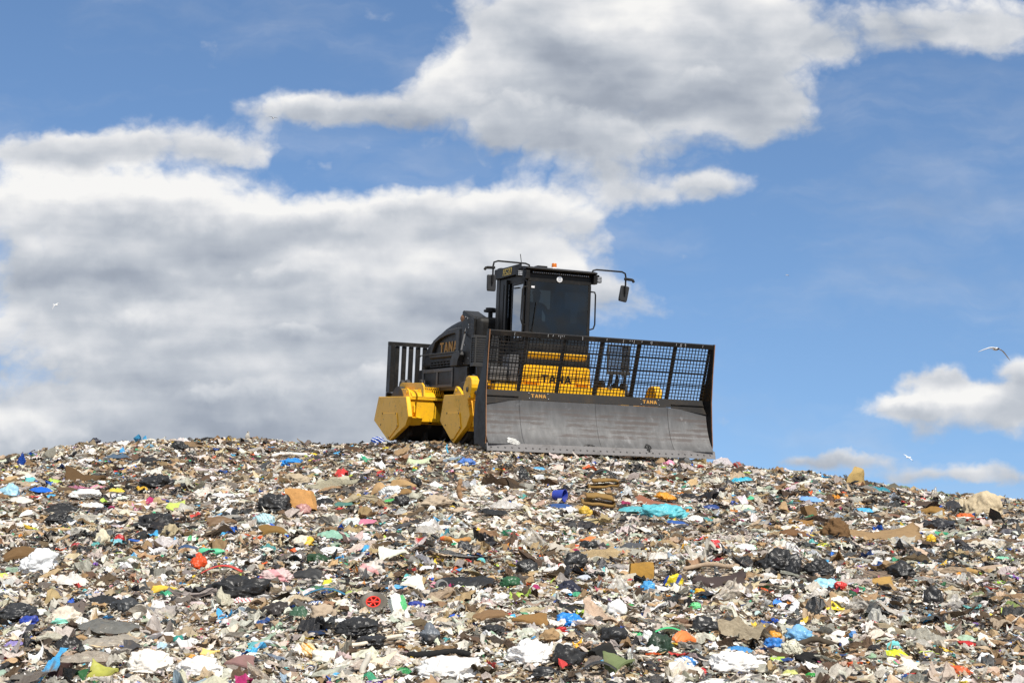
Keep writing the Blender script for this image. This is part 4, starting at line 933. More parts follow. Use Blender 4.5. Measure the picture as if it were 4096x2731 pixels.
def hero(line, k):
    x, y, w, h, kind, col, name, cat, lab = line.split('|'); x, y, w, h = float(x), float(y), float(w), float(h)
    r = np.random.default_rng(1000 + k); sd = 17 + k * 13; c = tuple(max(q, .022) for q in hexlin(col))
    yb = y + min(w * .3, .2)                                      # middle of the piece, a little behind its front edge
    if y > 24.8: yb = y + .05
    loc = (x, yb, float(height(x, yb)) + .035); kids = []; smooth = True
    mat = {'bag': 'plastic', 'film': 'film', 'film2': 'film2', 'up': 'film', 'rag': 'cloth', 'slab': 'card', 'fold': 'card', 'box': 'card', 'roll': 'cloth', 'slope': 'cloth', 'branch': 'card',
           'strip': 'hard', 'tube': 'hard', 'bottle': 'hard', 'wheel': 'hard', 'ring': 'hard', 'bucket': 'hard'}[kind]
    if kind == 'up' and 'clear' in lab: mat = 'film2'
    if name in ('foam_lump', 'woven_sack', 'paper_sack', 'felt_hat', 'carpet_fold', 'cloth_roll', 'net_bag', 'paper_scrap', 'cardboard_lump'): mat = 'cloth'
    if kind == 'slab' and cat in ('board', 'lid', 'mat') and name != 'wooden_board': mat = 'hard'
    if name == 'cardboard_lump':                                   # a torn block with flat faces
        q8 = np.array([(-.5, -.3, 0), (.32, -.38, 0), (.5, .3, 0), (-.4, .35, 0), (-.30, -.22, .50), (.22, -.30, .74), (.40, .12, .86), (.06, .25, 1.0)])
        b0 = bmesh.new(); vs = [b0.verts.new(tuple(p)) for p in q8 * np.array([w, w * .8, h])]
        for f_ in ((3, 2, 1, 0), (0, 1, 5, 4), (1, 2, 6, 5), (2, 3, 7, 6), (3, 0, 4, 7), (4, 5, 6, 7)): b0.faces.new([vs[i] for i in f_])
        bmesh.ops.subdivide_edges(b0, edges=b0.edges[:], cuts=6, use_grid_fill=True); v = np.array([q.co[:] for q in b0.verts]); F = [tuple(q.index for q in f.verts) for f in b0.faces]; b0.free()
        v = v + .07 * h * np.stack([fbm(v * 9 / h * .3, 3, 3), fbm(v * 9 / h * .3, 6, 3), fbm(v * 9 / h * .3, 9, 3)], -1); smooth = False
    elif name == 'woven_sack':
        V, F = ICO_V, ICO_F                                        # stiff cloth in heavy folds
        rr = 1 + .42 * fbm(V * np.array([1.6, 1.2, .9]), sd, 3) + .24 * ridged(V * np.array([2.6, 2.2, .8]) + .4 * fbm(V * 2, sd, 2)[:, None], sd + 4, 3) + .05 * ridged(V * 7, sd + 8, 2)
        v = V * rr[:, None] * np.array([w * .47, w * .34, h * .60]); v[:, 2] = np.where(v[:, 2] < 0, v[:, 2] * .4, v[:, 2]) + h * .08; v[:, 2] -= .35 * h * np.clip(-v[:, 0] / w * 1.6, 0, 1)
    elif kind == 'bag': v, F = make_bag(w * (1 if y > 12.5 else .92), h * (1.08 if y > 12.5 else .9), sd, r)
    elif kind in ('film', 'film2'): v, F = make_film(w, max(h, w * .25), sd, r)
    elif kind == 'rag': v, F = make_film(w, max(h * .9, w * .2), sd, r, .4)
    elif kind == 'up': v, F = make_up(w, h, sd, r)
    elif kind == 'slab': v, F = make_slab(w, h, sd, r)
    elif kind == 'slope': v, F = make_slab(w, h * .75, sd, r, .55, h * .35, .35, .06, -.25)
    elif kind == 'fold': v, F = make_fold(w, h, sd, r)
    elif kind == 'box': v, F = make_box(w, h, sd, r)
    elif kind == 'roll':
        n = 24; t = np.linspace(-.5, .5, n); R_ = h * .36
        pts = [(a * w, .03 * math.sin(a * 5 + sd), R_ * .9 + .12 * h * math.sin(a * 7 + sd)) for a in t]
        v, F = tube_mesh(pts, [R_ * (.82 + .18 * math.sin(i * 2.1 + sd) ** 2) * (.6 if i in (0, n - 1) else 1) for i in range(n)], 16); v = v + (.12 * h * fbm(v * 8 / max(w, .1) * .4, sd, 3))[:, None]
        v = yawed(v, r.normal(0, .25))
    elif kind in ('tube', 'strip', 'branch'):
        n = 30; t = np.linspace(-.5, .5, n)
        R_ = {'tube': min(w, h) * .17, 'strip': min(w, h) * .16, 'branch': min(w, h) * .22}[kind]
        if name in ('plastic_pipe', 'cable', 'cane', 'marker_pen'): R_ = min(.02, h * .34)
        if h > w: pts = [(.18 * w * math.sin(a * 4 + sd), .05 * w * a, (a + .5) * h) for a in t]
        elif kind == 'strip': pts = [(a * w, .12 * w * math.cos(a * 3.1), h * .85 * math.cos(a * 2.6) ** 1 + R_ * .3) for a in t]
        elif kind == 'branch': pts = [(a * w, .1 * w * math.sin(a * 4 + sd), R_ * .8 + .16 * h * math.sin(a * 9 + sd)) for a in t]
        else: pts = [(a * w, .25 * w * math.sin(a * 2.5 + sd), R_ * 1.2 + .15 * h * (1 + math.sin(a * 5 + sd))) for a in t]
        rr = [R_ * (1 if kind != 'branch' else (1.1 - .5 * abs(a) + .15 * math.sin(a * 23))) for a in t]
        v, F = tube_mesh(pts, rr, 10)
        if kind == 'strip':                                       # a flat band standing on edge
            P_ = np.array(pts); ctr = np.repeat(P_, 10, 0); v = ctr + (v - ctr) * np.array([.5, 2.6, .55])
        if kind == 'branch': v = v + (.25 * R_ * fbm(v * 22, sd, 3))[:, None]
        if name == 'plastic_pipe' and w > .2: pass
    elif kind == 'bottle':
        Rr = h * .42; prof = [(0, -.5), (.8, -.5), (1, -.46), (1, -.2), (.9, -.1), (1, .0), (1, .16), (.75, .28), (.32, .38), (.3, .46), (0, .46)]
        b_ = MB(); b_.lathe([(q * Rr, z * w) for q, z in prof], n=18); v = np.array(b_.v); F = b_.f
        v = np.stack([v[:, 2], v[:, 0], v[:, 1] * .8 + Rr * .8], -1); v[:, 2] += .1 * h * fbm(v * 12, sd, 2); v = yawed(v, -.15)
        if w > .1:
            b2 = MB(); b2.disc((w * .5, -.075 * w, Rr * .8), Rr * .42, (1, -.15, 0), w * .07, 16)
            kids.append(('bottle_cap', np.array(b2.v), b2.f, hexlin('#c22418'), 'hard'))
    elif kind == 'ring':
        R1 = h * .5; b_ = MB(); b_.lathe([(R1, 0), (R1, w * .55), (R1 * .8, w * .55), (R1 * .8, 0), (R1, 0)], n=28); v = np.array(b_.v); F = b_.f
        v = np.stack([v[:, 0], -v[:, 2] + w * .2, v[:, 1] + R1 * .85], -1); v = yawed(v, .35)
    elif kind == 'wheel':
        R1 = w * .5; b_ = MB(); b_.lathe([(R1 * .55, -.1 * w), (R1 * .8, -.15 * w), (R1, -.07 * w), (R1, .07 * w), (R1 * .8, .15 * w), (R1 * .55, .1 * w), (R1 * .55, -.1 * w)], n=32); v = np.array(b_.v); F = b_.f
        hb = MB(); hb.lathe([(R1 * .55, 0), (R1 * .55, .1 * w), (R1 * .46, .1 * w), (R1 * .46, 0)], n=28); hb.disc((0, 0, .06 * w), R1 * .15, (0, 0, 1), .13 * w, 16)
        for a in range(6): hb.bar((0, 0, .07 * w), (R1 * .5 * math.cos(a * 1.047), R1 * .5 * math.sin(a * 1.047), .07 * w), .1 * R1, .06 * w)
        hv = np.array(hb.v); hv[:, :2] *= .98
        ct, st = math.cos(.62), math.sin(.62); tl = lambda q: np.stack([q[:, 0], q[:, 1] * ct - q[:, 2] * st, q[:, 1] * st + q[:, 2] * ct + R1 * .32], -1)
        v = tl(v); kids.append(('wheel_hub', tl(hv), hb.f, hexlin('#d9301f'), 'hard'))
    elif kind == 'bucket':
        R1 = h * .55; b_ = MB(); b_.lathe([(0, 0), (R1 * .8, 0), (R1, w * .8), (R1 * 1.08, w * .8), (R1 * 1.08, w * .84), (R1 * .95, w * .82), (R1 * .74, .02), (0, .02)], n=26); v = np.array(b_.v); F = b_.f
        v = np.stack([v[:, 2] - w * .4, v[:, 0], v[:, 1] + R1 * .8], -1); v = yawed(v, -.5)
    if kind not in ('up',): v = sloped(v, loc[0], loc[1])
    o = mesh_obj(name, v, F, WM[mat], loc, c, smooth); tag(o, lab, cat)
    own = min((lab.split(q)[0] for q in (' right of', ' left of', ' above', ' below', ' behind', ' under', ' in front', ' beside', ' between', ' on the', ' at the', ' near')), key=len)
    for key, hx, ax, fr, th in PRINTS:
        if key in own: bands(o, hx, ax, fr, th, w); break
    if kind in ('box', 'ring', 'bucket', 'wheel', 'slab'): o.data.set_sharp_from_angle(angle=rad(50))
    for kn, kv, kf, kc, km in kids:
        q = mesh_obj(kn, sloped(kv, loc[0], loc[1]), kf, WM[km], (0, 0, 0), kc, parent=o); q.data.set_sharp_from_angle(angle=rad(40))
    return o
_rows = HEROES.strip().splitlines(); _kinds = [l.split('|')[6] for l in _rows]
for _k, _ln in enumerate(_rows):
    _o = hero(_ln, _k)
    if _kinds.count(_kinds[_k]) > 2: _o['group'] = _kinds[_k].replace('_', ' ') + 's lying in the waste'

# ---------------------------------------------------------------- the landfill compactor
# its own frame: x forward, y to its left, z up, origin at the middle of the blade's cutting edge
def machine_matrix():
    yaw, pit, roll = rad(20.79), rad(3.70), rad(1.17)
    fx = Vector((math.sin(yaw), -math.cos(yaw), 0)); l = Vector((math.cos(yaw), math.sin(yaw), 0)); u = Vector((0, 0, 1))
    f2 = fx * math.cos(pit) - u * math.sin(pit); u2 = u * math.cos(pit) + fx * math.sin(pit)
    l3 = l * math.cos(roll) - u2 * math.sin(roll); u3 = u2 * math.cos(roll) + l * math.sin(roll)
    M = Matrix.Identity(4)
    for i, a in enumerate((f2, l3, u3)):
        for j in range(3): M[j][i] = a[j]
    M.translation = Vector((1.694, 26.351, 2.783)); return M

def paint(name, col, rough, dirtcol, dirt=.35, spec=.5, scale=2.2, bump=.03, coat=0.0, scuff=0.0):
    m, nt, b = newmat(name); oc = obcoord(nt)
    n1 = nt.noise(oc, scale, 6, .65); n2 = nt.noise(oc, scale * 9, 4, .6)
    f = nt.math('MULTIPLY', nt.smooth(nt.math('MULTIPLY_ADD', n2, .35, nt.math('MULTIPLY', n1, .75)), .50, .78), dirt)
    sc = nt.smooth(nt.noise(nt.vec('MULTIPLY', oc, (3, 3, 22)), 3.1, 4, .7), .68, .74)           # scratches
    f = nt.math('MAXIMUM', f, nt.math('MULTIPLY', sc, dirt * .5))
    bc = nt.mix(f, col, dirtcol)
    if scuff:                                                     # thin curved scrapes
        for k_, st in enumerate(((2.2, 2.2, 5.0), (4.5, 4.5, 1.6))):
            ln = nt.noise(nt.vec('ADD', nt.vec('MULTIPLY', oc, st), (3.1 * k_, 0, 0)), 1.9, 3, .5)
            ln = nt.math('SUBTRACT', 1.0, nt.smooth(nt.math('ABSOLUTE', nt.math('SUBTRACT', ln, .5)), .003, .012))
            bc = nt.mix(nt.math('MULTIPLY', nt.math('MULTIPLY', ln, nt.smooth(nt.noise(oc, 4.3 + k_, 4, .6), .50, .66)), scuff), bc, (.05, .04, .03))
    nt.put(b.inputs['Base Color'], bc); nt.put(b.inputs['Roughness'], nt.math('MULTIPLY_ADD', f, .5, rough))
    b.inputs['Specular IOR Level'].default_value = spec; b.inputs['Coat Weight'].default_value = coat
    if bump: nt.put(b.inputs['Normal'], nt.bump(n2, bump, .01))
    return m
YEL = paint('yellow_paint', (.88, .475, .013), .42, (.40, .20, .03), .34, .25, 1.7, .02, 0, .8)
BLK = paint('black_paint', (.0135, .013, .0125), .46, (.05, .043, .034), .45, .22, 1.9, .03)
DGR = paint('dark_grey_paint', (.042, .042, .042), .48, (.085, .075, .06), .45, .25, 2.2, .03)
GRY = paint('grey_paint', (.10, .10, .102), .5, (.11, .095, .075), .5, .25)
SCR = paint('worn_black_screen_steel', (.016, .015, .0145), .55, (.085, .062, .04), .5, .2, 3.2, .05)
RUB = paint('dirty_steel_drum', (.045, .042, .04), .6, (.13, .105, .075), .8, .3, 3, .3)
RUST = paint('rusty_edge_steel', (.30, .15, .075), .6, (.12, .07, .045), .7, .3, 8, .1)
ORG = paint('orange_letters', (.46, .225, .03), .5, (.2, .1, .03), .3, .3)
LBK = paint('black_letters', (.008, .008, .008), .5, (.03, .025, .02), .3, .3)
CHR = paint('bright_steel', (.55, .55, .55), .25, (.2, .18, .15), .3); CHR.node_tree.nodes['Principled BSDF'].inputs['Metallic'].default_value = .9
WHT = paint('white_sticker', (.8, .8, .8), .4, (.4, .4, .4), .1)
def blade_steel():
    m, nt, b = newmat('scoured_blade_steel'); oc = obcoord(nt)
    sep = nt.new('ShaderNodeSeparateXYZ'); nt.put(sep.inputs[0], oc); z = sep.outputs[2]; y = sep.outputs[1]
    streak = nt.noise(nt.vec('MULTIPLY', oc, (1, 3.5, 1.3)), 2.2, 6, .6); fine = nt.noise(nt.vec('MULTIPLY', oc, (6, 40, 5)), 2, 4, .7)
    base = nt.ramp(nt.math('MULTIPLY_ADD', streak, .8, nt.math('MULTIPLY', fine, .2)), [(.3, (.075, .074, .074)), (.5, (.108, .107, .107)), (.75, (.165, .163, .161))])
    # rub marks: horizontal rusty bands between the welds, ragged at their edges
    w = nt.math('ADD', z, nt.math('MULTIPLY', nt.math('SUBTRACT', nt.noise(nt.vec('MULTIPLY', oc, (1, 13, 2)), 4, 4, .7), .5), .045))
    saw = nt.math('PINGPONG', w, .0475); band = nt.smooth(saw, .013, .022)
    zone = nt.math('MULTIPLY', nt.smooth(z, .22, .34), nt.math('SUBTRACT', 1.0, nt.smooth(z, .74, .86)))
    patch = nt.smooth(nt.noise(nt.vec('MULTIPLY', oc, (1, .8, 3)), 2.3, 5, .6), .40, .58)
    f = nt.math('MULTIPLY', nt.math('MULTIPLY', band, zone), nt.math('MULTIPLY', patch, .78))
    top = nt.math('MULTIPLY', nt.smooth(z, .60, .92), .5)                     # darker towards the top
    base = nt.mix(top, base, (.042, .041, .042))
    col = nt.mix(f, base, (.090, .074, .068))
    col = nt.mix(nt.math('MULTIPLY', nt.smooth(nt.noise(oc, 3.1, 5, .6), .62, .7), .3), col, (.33, .33, .33))     # dried splashes
    dk = nt.math('MULTIPLY', nt.math('SUBTRACT', 1.0, nt.smooth(z, .12, .3)), nt.smooth(nt.noise(oc, 7, 4, .6), .4, .62))
    col = nt.mix(nt.math('MULTIPLY', dk, .35), col, (.06, .058, .055))
    nt.put(b.inputs['Base Color'], col); b.inputs['Metallic'].default_value = .25
    nt.put(b.inputs['Roughness'], nt.math('MULTIPLY_ADD', f, .25, .48)); nt.put(b.inputs['Normal'], nt.bump(nt.math('ADD', fine, nt.math('MULTIPLY', streak, .6)), .12, .01)); return m
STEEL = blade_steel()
EDGE = paint('cutting_edge_steel', (.20, .19, .185), .45, (.09, .08, .075), .6, .4, 3, .08)
def glass(name, tint, refl):
    m, nt, b = newmat(name); nt.n.remove(b)
    t = nt.new('ShaderNodeBsdfTransparent'); t.inputs[0].default_value = (*tint, 1); g = nt.new('ShaderNodeBsdfGlossy'); g.inputs[0].default_value = (.9, .95, 1, 1); g.inputs['Roughness'].default_value = .015
    fr = nt.new('ShaderNodeFresnel'); fr.inputs[0].default_value = 1.5; x = nt.new('ShaderNodeMixShader')
    nt.put(x.inputs[0], nt.math('MULTIPLY', fr.outputs[0], refl, clamp=True)); nt.l.new(t.outputs[0], x.inputs[1]); nt.l.new(g.outputs[0], x.inputs[2]); nt.l.new(x.outputs[0], nt.n['Material Output'].inputs[0]); return m
GLASS = glass('tinted_cab_glass', (.19, .225, .235), 1.15)
LENS = paint('lamp_lens', (.5, .52, .55), .12, (.3, .3, .3), .2, .8)
AMB = paint('amber_lens', (.85, .22, .01), .15, (.5, .15, .02), .2, .6); AMB.node_tree.nodes['Principled BSDF'].inputs['Transmission Weight'].default_value = .3
MIR = paint('mirror_shell', (.022, .022, .023), .45, (.05, .045, .04), .3)

machine = empty('landfill_compactor', mat=machine_matrix())
tag(machine, 'black and yellow landfill compactor with wide steel dozer blade driving over the crest', 'compactor')

# letters of the word TANA as strokes in a unit box: list of polygons (u, v)
def _st(u0, v0, u1, v1, w):
    d = Vector((u1 - u0, v1 - v0)).normalized(); n = Vector((-d.y, d.x)) * w / 2
    return [(u0 + n.x, v0 + n.y), (u0 - n.x, v0 - n.y), (u1 - n.x, v1 - n.y), (u1 + n.x, v1 + n.y)]
GLY = {'T': [[(0, .8), (1, .8), (1, 1), (0, 1)], [(.36, 0), (.64, 0), (.64, .798), (.36, .798)]],
       'A': [[(0, 0), (.27, 0), (.60, 1), (.36, 1)], [(.73, 0), (1, 0), (.64, 1), (.502, 1), (.502, .76)], [(.28, .18), (.72, .18), (.68, .36), (.32, .36)]],
       'N': [[(0, 0), (.25, 0), (.25, 1), (0, 1)], [(.75, 0), (1, 0), (1, 1), (.75, 1)], [(.252, .66), (.748, 0), (.748, .36), (.252, 1)]],
       'H': [[(0, 0), (.26, 0), (.26, 1), (0, 1)], [(.74, 0), (1, 0), (1, 1), (.74, 1)], [(.262, .4), (.738, .4), (.738, .6), (.262, .6)]],
       '5': [[(0, .82), (1, .82), (1, 1), (0, 1)], [(0, .5), (.26, .5), (.26, .818), (0, .818)], [(.262, .5), (.84, .5), (1, .42), (1, .12), (.82, 0), (.738, 0), (.738, .36), (.262, .36)], [(0, 0), (.736, 0), (.736, .17), (0, .17)]],
       '2': [[(0, 0), (1, 0), (1, .17), (0, .17)], [(0, .172), (.3, .172), (1, .55), (1, .7), (.74, .7), (.74, .6), (0, .25)], [(.74, .702), (1, .702), (1, .9), (.84, 1), (.16, 1), (0, .9), (0, .7), (.26, .7), (.26, .83), (.74, .83)]],
       '0': [[(0, .12), (.16, 0), (.26, 0), (.26, 1), (.16, 1), (0, .88)], [(1, .12), (.84, 0), (.74, 0), (.74, 1), (.84, 1), (1, .88)], [(.262, 0), (.738, 0), (.738, .17), (.262, .17)], [(.262, .83), (.738, .83), (.738, 1), (.262, 1)]]}
def letters(word, place, u0, u1, v0, v1, mat, parent, thick=.006, gap=.22, slant=0.0, cut=None):
    """place(u, v, t) -> point; word laid out between u0 and u1"""
    k = len(word); cw = (u1 - u0) / (k + gap * (k - 1)); mb = MB()
    for i, ch in enumerate(word):
        a = u0 + i * cw * (1 + gap)
        for pg in GLY[ch]:
            pts = [(a + (p[0] + slant * p[1]) * cw, v0 + p[1] * (v1 - v0)) for p in pg]
            if cut is not None: pts = [(min(p[0], cut) if u1 > u0 else max(p[0], cut), p[1]) for p in pts]
            n = len(pts); mb.add([place(p[0], p[1], 0) for p in pts] + [place(p[0], p[1], thick) for p in pts],
                   [tuple(range(n)), tuple(range(n, 2 * n))] + [(j, (j + 1) % n, n + (j + 1) % n, n + j) for j in range(n)])
    return mb.build('lettering', mat, parent)

# --- blade -------------------------------------------------------------
PROF = [(-.03, .13), (-.10, .20), (-.17, .29), (-.23, .39), (-.28, .50), (-.32, .61), (-.355, .73), (-.38, .84), (-.40, .945)]
def wing(y): return .07 * max(0.0, (abs(y) - 1.55) / .73)                 # the outer panels angle forward
def build_blade():
    ys = [-2.28, -2.05, -1.80, -1.56] + list(np.linspace(-1.52, 1.46, 13)) + [1.5, 1.75, 2.0, 2.28]
    fr, bk = [], []
    for y in ys:
        cut = 1.0 if abs(y) < 1.57 else 1 - .12 * (abs(y) - 1.56) / .72
        for (x, z) in PROF:
            zz = .13 + (z - .13) * cut; fr.append((x + wing(y), y, zz)); bk.append((x - .07 + wing(y), y, zz))
    n, k = len(ys), len(PROF); N = n * k; F = []
    for i in range(n - 1):
        for j in range(k - 1):
            q = (i*k+j, (i+1)*k+j, (i+1)*k+j+1, i*k+j+1); F += [q, tuple(a + N for a in q[::-1])]
        F += [(i*k, i*k+N, (i+1)*k+N, (i+1)*k), (i*k+k-1, (i+1)*k+k-1, (i+1)*k+k-1+N, i*k+k-1+N)]
    for j in range(k - 1): F += [(j, j+1, j+1+N, j+N), ((n-1)*k+j, (n-1)*k+j+N, (n-1)*k+j+1+N, (n-1)*k+j+1)]
    mb = MB(); mb.add(fr + bk, F); mb.box(-.75, -.46, -1.7, 1.7, .2, .6)
    for s in (-1.56, 1.48, -.03):                                            # weld seams
        mb.tube([(x + .004, s, z) for x, z in PROF], .007 if abs(s) > 1 else .004, 6)
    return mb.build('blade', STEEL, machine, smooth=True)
blade = build_blade()
mb = MB(); mb.prism([(.03, 0), (-.012, .143), (-.055, .143), (-.03, 0)], 'y', -2.30, 2.33)
edge = mb.build('cutting_edge', EDGE, blade, .005)
mb = MB()
for i in range(34):
    y = -2.22 + i * .1345; c = Vector((.012, y, .075)); mb.lathe([(.017, -.012), (.017, .006), (.010, .014), (0, .014)], n=10)
    o = len(mb.v) - 40
    for q in range(o, len(mb.v)): v = mb.v[q]; mb.v[q] = (c.x + v[2] * .96, c.y + v[0], c.z + v[1])
o_ = mb.build('bolt_row', EDGE, edge, smooth=True)
for s in (-1, 1):
    pl = [(-.20, 2.19), (-.11, 2.19), (-.155, 1.6), (-.17, 1.08), (-.125, .62), (-.075, .26), (-.09, .145), (.03, 0), (-.22, .05), (-.44, .10), (-.65, .10), (-.745, .53), (-.69, .99), (-.40, 1.48)]
    mb = MB(); y0 = s * 2.285; mb.prism(pl, 'y', min(y0, y0 + s * .03), max(y0, y0 + s * .03))
    e = mb.build('end_plate', BLK, blade, .004)
    mb = MB(); fe = [(-.105, 2.185), (-.150, 1.6), (-.165, 1.08), (-.120, .62), (-.070, .26), (-.085, .150), (-.06, .115)]
    for a, b in zip(fe, fe[1:]): mb.bar((a[0], y0 + s * .015, a[1]), (b[0], y0 + s * .015, b[1]), .036, .012, up=(0, 1, 0))
    mb.build('worn_edge', RUST, e)
# band above the moldboard, with the word cut through it
mb = MB(); bp = [(-.41, .950), (-.475, 1.115), (-.515, 1.115), (-.455, .950)]
mb.prism(bp, 'y', -2.283, 2.283); band = mb.build('band_plate', SCR, blade, .003)
for s in (-1, 1):
    mb = MB(); a, b = sorted((s * 1.57, s * 2.283))
    mb.add([(-.41, s * 1.57, .94), (-.30, s * 2.28, .842), (-.43, s * 2.28, .985), (-.435, s * 1.57, .985), (-.42, s * 1.57, .925), (-.33, s * 2.28, .825), (-.45, s * 2.28, .97), (-.45, s * 1.57, .97)],
           [(0, 1, 2, 3), (4, 7, 6, 5), (0, 4, 5, 1), (1, 5, 6, 2), (2, 6, 7, 3), (3, 7, 4, 0)])
    mb.box(-.455, -.405, a, b, .997, 1.018)
    mb.build('gusset', SCR, blade, .003); mb = MB()
dirb = Vector((-.065, 0, .165)).normalized(); nb = Vector((.165, 0, .065)).normalized()
for y0 in (-1.32, .97):
    pf = lambda u, v, t: Vector((-.41, u, .950)) + dirb * v + nb * (.002 + t)
    lt = letters('TANA', pf, y0, y0 + .30, .055, .125, ORG, band, .004, .2, .1)
    mb = MB()
    for (u, v) in ((y0 - .035, .04), (y0 - .035, .14), (y0 + .345, .04), (y0 + .345, .14)):
        p = pf(u, v, .004); mb.disc(p, .008, nb, .008, 10)
    mb.build('rivet', CHR, band)
# screen above the blade
S0, S1 = Vector((-.485, 0, 1.105)), Vector((-.165, 0, 2.13)); sd_ = (S1 - S0); sl = sd_.length; sd_.normalize(); sn = Vector((sd_.z, 0, -sd_.x))
at_ = lambda y, t, n=0: S0 + sd_ * (t * sl) + sn * n + Vector((0, y, 0))
mb = MB(); mb.bar(at_(-2.29, 1.01), at_(2.29, 1.01), .075, .085, up=sd_)
for y in (-1.55, -.785, -.02, .745, 1.51): mb.bar(at_(y, 0, -.03), at_(y, .98, -.03), .085, .05, up=(0, 1, 0))
for t in (.27, .50, .745): mb.bar(at_(-2.27, t, -.02), at_(2.27, t, -.02), .022, .018, up=sd_)
for y in (-2.24, 2.24): mb.bar(at_(y, 0, -.02), at_(y, .98, -.02), .05, .04, up=(0, 1, 0))
screen = mb.build('screen_frame', SCR, blade, .003)
mb = MB(); y = -2.24
while y < 2.25: mb.bar(at_(y, 0), at_(y, .985), .0145, .012, up=(0, 1, 0)); y += .0685
for i in range(1, 16): mb.bar(at_(-2.27, i / 16 * .985, .011), at_(2.27, i / 16 * .985, .012), .0145, .012, up=sd_)
mb.build('wire_mesh', SCR, screen)
mb = MB(); rr_ = random.Random(3)
for i in range(22):
    y = rr_.uniform(-2.2, 2.2); h_ = rr_.uniform(.015, .055); mb.bar(at_(y, 1.035 - h_ / sl, .046), at_(y + rr_.uniform(-.006, .006), 1.045, .046), rr_.uniform(.006, .014), .004, up=(0, 1, 0))
mb.build('paint_drip', WHT, screen)

# --- frames over the rollers --------------------------------------------
def side_plate(pts, y, s, name, parent, hatch, flange):
    mb = MB(); a, b = sorted((s * y, s * (y - .10))); mb.prism(pts, 'y', a, b)
    o = mb.build(name, YEL, parent, .012)
    mb = MB(); a, b = sorted((s * y, s * (y + .018))); mb.prism(hatch, 'y', a, b); q = mb.build('hatch', YEL, o, .006)
    mb = MB()
    for (x, z) in hatch: mb.disc((x * .93 + sum(p[0] for p in hatch) / len(hatch) * .07, s * (y + .02), z * .93 + sum(p[1] for p in hatch) / len(hatch) * .07), .018, (0, 1, 0), .012, 8)
    mb.build('bolt', LBK, q)
    return o
FRONT = [(-3.70, 1.06), (-2.22, 1.06), (-2.03, .64), (-2.20, .44), (-2.96, .085), (-3.16, .16), (-3.90, .53)]
REAR = [(-8.72, 1.085), (-6.44, 1.065), (-6.18, .62), (-6.38, .42), (-7.60, .06), (-7.8, .08), (-9.05, .52)]
mb = MB(); mb.box(-3.62, -2.35, -1.84, 1.84, .98, 1.05); mb.box(-2.45, -2.33, -1.84, 1.84, .34, .98); mb.box(-2.6, -2.1, -1.84, -1.6, .42, .62); mb.box(-2.6, -2.1, 1.6, 1.84, .42, .62)
mb.box(-2.9, -2.2, -1.40, 1.42, 1.09, 1.31); mb.box(-3.6, -3.5, -1.84, 1.84, .5, .98)
front = mb.build('front_frame', YEL, machine, .012)
mb = MB()
for y in np.linspace(-1.05, 1.05, 4): mb.box(-2.197, -2.185, y - .2, y + .2, 1.02, 1.10); mb.disc((-2.18, y + .2, 1.12), .02, (1, 0, 0), .02, 8)
mb.build('bracket', GRY, front, .004)
mb = MB(); mb.prism([(-8.6, 1.0), (-6.46, 1.0), (-6.46, 1.06), (-8.6, 1.06)], 'y', -1.84, 1.84); mb.box(-6.95, -6.85, -1.84, 1.84, .46, .995)
rear = mb.build('rear_frame', YEL, machine, .01)
